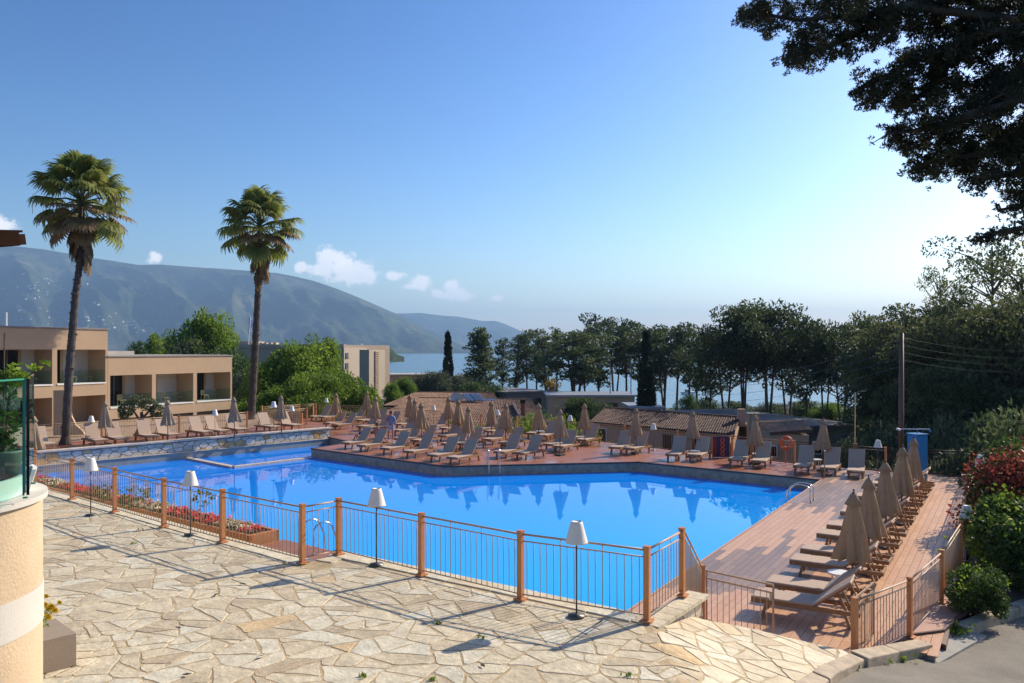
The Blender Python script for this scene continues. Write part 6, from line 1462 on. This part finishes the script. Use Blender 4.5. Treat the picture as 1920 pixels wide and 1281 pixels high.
row = [(902,612,128,'cone',1.0,'broad conical pine right of the left cypress'),(942,632,140,'a',.8,'slim pine just right of the conical pine'),(968,622,150,'d',.8,'thin pine, second right of the conical pine'),(990,612,146,'b',.85,'tall thin pine with bare lower trunk left of the grey hall'),(1008,615,150,'a',.8,'thin pine over the left of the grey hall'),(1024,625,138,'d',.9,'dark trunked pine over the middle of the grey hall'),(1044,607,142,'b',.8,'thin pine left of the umbrella shaped pine'),(1076,618,112,'c',1.15,'umbrella shaped multi trunk pine above the pavilion'),(1096,622,125,'a',.8,'thin pine right behind the umbrella shaped pine'),(1122,600,128,'d',.85,'pine with pale crown left of the tallest middle pine'),(1152,588,120,'umb',.62,'tallest pine in the middle of the row'),(1175,604,128,'b',.85,'pine between the tallest middle pine and the right cypress'),(1196,602,130,'a',.8,'thin trunk pine just left of the right cypress'),(1224,612,120,'d',.85,'pine directly behind the right cypress'),(1246,608,118,'c',.75,'leaning pine right of the right cypress'),(1268,605,126,'b',.85,'thin pine, second right of the right cypress'),(1290,602,118,'a',.85,'slender pine left of the dark pine group'),(1306,618,128,'d',.9,'slender pine touching the dark pine group')]
for i, (x, y, D, k, wd, lab) in enumerate(row): pine_at(x, y, D, k, lab, 'pines between the roofs and the sea', i*1.3, wd*1.28)
dark = [(1333,622,88,'dense',.9,'dark pine at the left end of the dark pine group'),(1362,600,84,'dense2',.9,'dark spreading pine, second in the dark pine group'),(1395,572,80,'umb2',.75,'umbrella crowned pine with paired trunks, left'),(1440,566,78,'umb2',.85,'umbrella crowned pine with the highest round top'),(1478,600,82,'dense2',.85,'dark pine right of the round topped umbrella pine'),(1512,612,76,'dense',.7,'dark pine with low crown above the small tiled house'),(1545,590,74,'umb',.62,'pine with layered top above the corner umbrella'),(1580,602,72,'dense2',.8,'dark pine left of the white light pole'),(1618,583,68,'umb',.6,'pine with tufted top right of the white light pole'),(1640,610,80,'dense',.9,'dark pine behind the light pole'),(1668,585,64,'big',.8,'olive green pine left of the brown utility pole'),(1700,572,60,'big',.95,'broad pine behind the brown utility pole'),(1745,568,62,'dense',.9,'dark pine right of the utility pole'),(1762,490,64,'open',.5,'small high pine top before the tallest tree'),(1790,560,54,'big',1.0,'bushy pine between the utility pole and the tallest tree'),(1858,430,56,'open',.78,'tallest pine with open branching top at the right'),(1915,470,50,'open',.85,'tall pine at the right edge of the picture'),(1830,585,48,'low',.8,'dense low branched tree before the tallest pine'),(1905,560,44,'low',.85,'dense low branched tree at the right edge'),(1965,540,46,'big',1.0,'pine beyond the right edge'),(1730,640,50,'low',.75,'bushy olive green tree just right of the utility pole'),(1660,650,58,'low',.7,'bushy tree left of the utility pole'),(1780,690,44,'low',.8,'low dense tree behind the rear corner fence')]
for i, (x, y, D, k, wd, lab) in enumerate(dark): pine_at(x, y, D, k, lab, 'dark pines on the right', i*2.1+.4, wd)
def cypress(px, ytop, D, w_px, label, seed):
    top = PD(px, ytop, D); zb = land_h(top.x, D)-.3; H = top.z-zb; R_ = w_px/2/F*D; rs = np.random.RandomState(seed); cl = []
    for i in range(150):
        q = rs.uniform(.02, 1); rr = R_*(min(1, q*6+.5))*(1-max(0, q-.35)/.65*.85)**.8; a = rs.uniform(0,6.28); s = R_*rs.uniform(.22,.34)*(1.15-q*.5); cl.append(((rr*.72*math.cos(a), rr*.72*math.sin(a), q*H), (s, s, s*2.6), rs.uniform(0,.7)))
    C, Dd, T = clumps_to_leaves(cl, 620); Dd[:,2] += .9; t = thing('cypress_tree', label, 'tree', (top.x, D, zb)); tb = MB(); tb.tube([(0,0,-.3),(0,0,H*.9)], [R_*.16,R_*.03], 8); tb.build('trunk', MT['trunk'], t); link('crown', leaf_mesh('crown', C, .16, LM['cypress'], Dd, tint=T, aspect=2.2, jitter=.5), t)
cypress(840, 624, 122, 27, 'narrow dark cypress standing alone before the sea', 1); cypress(1212, 622, 86, 36, 'broad black green cypress between the pine trunks', 2)
TM = {}
def leafy(px, ytop, D, wide, kind, label, group=None, rz=0, base=None, name='leafy_tree', cat='tree'):
    if kind not in TM:
        def mk(seed, m, leaf, lumps, per, r, t0): return make_pine(seed, 10, r, t0, lumps, per, leaf, m, stretch=.85, flat=1.05, trunk_r=.16)
        TM[kind] = {'bright': lambda: mk(31, 'bright', .19, 210, 120, 4.6, .14), 'bright2': lambda: mk(32, 'bright', .19, 190, 120, 4.2, .08), 'olive': lambda: mk(33, 'olive', .19, 130, 70, 4.6, .2), 'green': lambda: mk(34, 'shrub', .2, 130, 70, 4.6, .15), 'autumn': lambda: mk(35, 'autumn', .3, 40, 60, 4.4, .2)}[kind]()
    top = PD(px, ytop, D); zb = land_h(top.x, D)-.3 if base is None else base; s = (top.z-zb)/10
    return plant_tree(name, label, cat, (top.x, D, zb), TM[kind], rz, (s*wide, s*wide, s), group)
G1 = 'leafy trees by the palms and hotels'
for i, (x, y, D, wd, k, lab) in enumerate([(385,598,92,.62,'bright','fresh green open crowned tree behind the beige block'),(345,640,88,.6,'olive','grey green tree at the left foot of the fresh green tree'),(430,650,86,.7,'green','dark green tree right behind the beige block'),(300,634,98,.45,'bright2','small yellow green tree above the lower flat roof'),(255,640,100,.4,'green','small green tree right of the taller block'),(455,700,80,.7,'olive','grey olive coloured tree left of the right palm trunk'),(520,684,74,.9,'bright2','dark green tree right of the right palm trunk'),(560,654,76,.85,'bright','big bright green tree left half, before the grey hotel'),(604,642,78,.50,'bright2','bright green tree with pointed top before the hotel end'),(640,706,72,.9,'bright','low bright green tree at the foot of the hotel'),(590,705,68,1.0,'bright2','low bright green tree behind the lone umbrella'),(525,735,66,1.2,'bright','bright green bush tree right of the right palm base'),(735,722,105,.6,'bright','small bright green tree right of the stair tower, left of two'),(760,712,110,.6,'bright2','small bright green tree right of the stair tower, right of two'),(690,735,90,.7,'bright','small green tree at the foot of the stair tower'),(800,700,118,.85,'olive','olive tree left of the lone cypress'),(822,698,116,.7,'olive','olive tree touching the lone cypress'),(862,705,120,.8,'olive','olive tree right of the lone cypress'),(885,715,112,1.0,'green','dark green bush under the conical pine'),(925,722,115,1.0,'green','green bush right of the conical pine'),(1037,714,118,.6,'autumn','small tree with yellow orange leaves by the grey hall'),(1090,745,90,1.5,'green','green bush below the umbrella shaped pine'),(1290,740,105,.8,'green','green bush at the left of the dark pines'),(1325,748,108,1.6,'green','low green undergrowth under the dark pines, leftmost clump'),(1380,752,104,1.7,'green','low green undergrowth under the dark pines, second clump'),(1450,756,100,1.8,'olive','low grey green undergrowth behind the house chimney'),(1510,752,96,1.7,'green','low green undergrowth above the small tiled house'),(1560,758,92,1.6,'bright2','bright low undergrowth above the corner umbrella'),(1620,762,88,1.6,'green','low green undergrowth behind the white light pole')]):
    leafy(x, y, D, wd, k, lab, G1, i*1.7)
# olive tree on the lawn before the lower block
ot = thing('olive_tree', 'small gnarled olive tree before the lower beige block on the left lawn', 'tree', PD(262,828,46)); rs = np.random.RandomState(6)
tb = MB(); tb.tube([(-.5,0,-.4),(-.1,0,.5),(.15,0,1.2),(.1,0,1.7)], [.2,.16,.13,.08], 8); tb.tube([(.1,0,1.1),(-.5,.1,1.9)], [.08,.04], 6); tb.tube([(.1,0,1.3),(.8,0,2.0)], [.08,.04], 6); tb.build('trunk', MT['trunk'], ot)
cl = [((-.75,0,1.9),(.5,.5,.42),.5),((-.2,.1,2.3),(.45,.5,.4),.6),((.55,0,2.1),(.5,.5,.42),.5),((1.0,0,1.8),(.45,.45,.35),.4),((-.9,0,1.5),(.35,.4,.25),.4),((.9,.1,1.45),(.35,.4,.25),.4)]; C, Dd, T = clumps_to_leaves(cl, 1500); link('crown', leaf_mesh('crown', C, .085, LM['olive'], Dd, tint=T, aspect=2.2, jitter=.8), ot)
# shrubs beyond the far fence
hm1 = make_bush('foliage', 1.0, 1.0, 1500, .055, LM['bright'], 3, 30); hm2 = make_bush('foliage', 1.0, 1.0, 1500, .05, LM['olive'], 4, 30); hm3 = make_bush('foliage', 1.0, 1.0, 1500, .05, LM['pine'], 5, 30)
def shrub(me, p, s, label, group='shrubs beyond the far fence', name='shrub', cat='shrub'): o = link(name, me, loc=p); o.scale = s; return tag(o, label, cat, group)
for i, (x, y, D, r, k, lab) in enumerate([(848,790,56,1.6,0,'round bright green bush behind the fence left of the nearest of three umbrellas'),(990,784,52,2.0,0,'bright green hedge bush left of the left hedge umbrella'),(1032,792,50,2.0,0,'bright green hedge bush between the two hedge umbrellas'),(1068,800,48,1.8,0,'bright green hedge bush right of the right hedge umbrella'),(1098,815,47,1.2,0,'bright green hedge end below the dark roof'),(1128,838,45.5,1.1,0,'low green bush at the deck corner before the dark house'),(1220,850,43,1.0,0,'low green bush under the stair rail'),(1260,852,42,.9,1,'low pale bush left of the blue board'),(900,800,55,1.2,0,'small green bush by the wooden post'),(1690,868,35.5,1.9,1,'pale green bush behind the blue shower left side'),(1762,862,34.2,1.9,1,'pale green bush right of the blue shower'),(1738,800,40,2.4,1,'taller pale green bush behind the blue shower'),(1655,820,46,2.6,2,'sunlit green undergrowth behind the lamp left of the shower'),(1610,835,42,1.8,2,'green undergrowth right of the light pole'),(1900,800,33,2.6,2,'dark green bush behind the red leaved shrub')]):
    p = PD(x, y, D); zb = max(land_h(p.x, D), -2.6); zb = min(zb, p.z-.6); shrub([hm1, hm2, hm3][k], (p.x, D, zb), (r, r, (p.z-zb)/.95), lab)
# shrubs along the right fence
def bush_thing(name, label, p, r, h, parts, cat='shrub'):
    t = thing(name, label, cat, p); 
    for nm, m, per, leaf, seed, lumps, k in parts: o = link(nm, make_bush(nm, r*k, h*k, per, leaf, LM[m], seed, lumps), t)
    b = MB(); rs = np.random.RandomState(1)
    for k in range(9): a = k*.7; b.tube([(0,0,-.1),(r*.3*math.cos(a), r*.3*math.sin(a), h*.4),(r*.6*math.cos(a+.2), r*.6*math.sin(a+.2), h*.75)], [.03,.018,.008], 5)
    b.build('stems', MT['trunk'], t); return t
bush_thing('round_shrub', 'small rounded glossy green shrub by the kerb outside the right fence', (9.25,15.95,-.09), .62, 1.0, [('foliage','shrub',5200,.042,3,34,1.0),('young_leaves','bright',700,.04,8,20,1.05)])
bush_thing('green_shrub', 'large leafy green shrub with upright fresh shoots against the right fence', (12.1,18.6,-.09), 1.55, 1.75, [('foliage','shrub',1500,.075,11,44,1.0),('young_shoots','bright',330,.07,12,36,1.07)])
bush_thing('green_shrub', 'dark green shrub behind the rounded shrub at the kerb', (11.6,17.5,-.09), 1.1, 1.1, [('foliage','shrub',1500,.07,13,34,1.0)])
bush_thing('red_leaved_shrub', 'tall shrub covered with red young leaves at the right edge above the fence', (14.9,22.4,-.09), 2.0, 2.65, [('foliage','shrub',1000,.085,15,52,1.0),('red_leaves','red',330,.085,16,60,1.05)])
bush_thing('brown_bush', 'reddish brown open bush rising behind the red leaved shrub', (20.4,29.0,-.09), 2.2, 3.4, [('foliage','pinedark',420,.08,25,44,1.0),('brown_leaves','deadpalm',110,.08,26,40,1.04)])
for i, (x, y, s, lab) in enumerate([(382,945,.42,'small bushy plant on a thin stem above the flower trough'),(258,945,.5,'leafy plant in the trough between the third and fourth fence posts'),(203,935,.45,'leafy plant in the trough left of the third fence post'),(181,950,.5,'upright plant in the trough beside the leftmost lamp'),(240,952,.4,'low leafy plant in the trough near the left lamp')]):
    p = P(x, y+28, .4); t = thing('trough_plant', lab, 'plant', p); b = MB(); b.tube([(0,0,-.05),(.02,0,s*1.2)], .01, 5); b.build('stem', MT['trunk'], t); cl = [((.0,0,s*1.45),(s*.75,s*.6,s*.5),.5)]; C, Dd, T = clumps_to_leaves(cl, 900); link('leaves', leaf_mesh('leaves', C, .07, LM['olive' if i == 0 else 'shrub'], Dd, tint=T+.1, aspect=2), t)
# date palm silhouette under the pines
dp = thing('low_palm', 'low dark feathery palm under the pines left of the utility pole', 'palm tree', (PD(1635,830,52).x, 52, land_h(22,52))); b = MB(); b.tube([(0,0,0),(0,0,2.2)], [.3,.28], 8); b.build('trunk', MT['palmtrunk'], dp); rs = np.random.RandomState(9)
fm = MB(); tt = []
for k in range(18):
    t = k/17; x = 2.6*t; z = .75*math.sin(t*2.2)-.9*t*t
    for s in (-1, 1): fm.add([(x,0,z),(x+.12,0,z-.01),(x+.35,s*.55*(1-t*.5),z-.25),(x+.25,s*.5*(1-t*.5),z-.22)], [(0,1,2,3)])
fme = fm.mesh('frond', LM['pinedark']); set_tint(fme, .5)
for k in range(30): o = link('frond', fme, dp, loc=(0,0,2.2)); o.rotation_euler = (0, rs.uniform(-.9,.7), k*2.4)
# grass tufts on the planting bed and the left lawn edge
print('objects', len(bpy.data.objects), 'tris', sum(len(o.data.polygons)*2 for o in bpy.data.objects if o.type == 'MESH'))
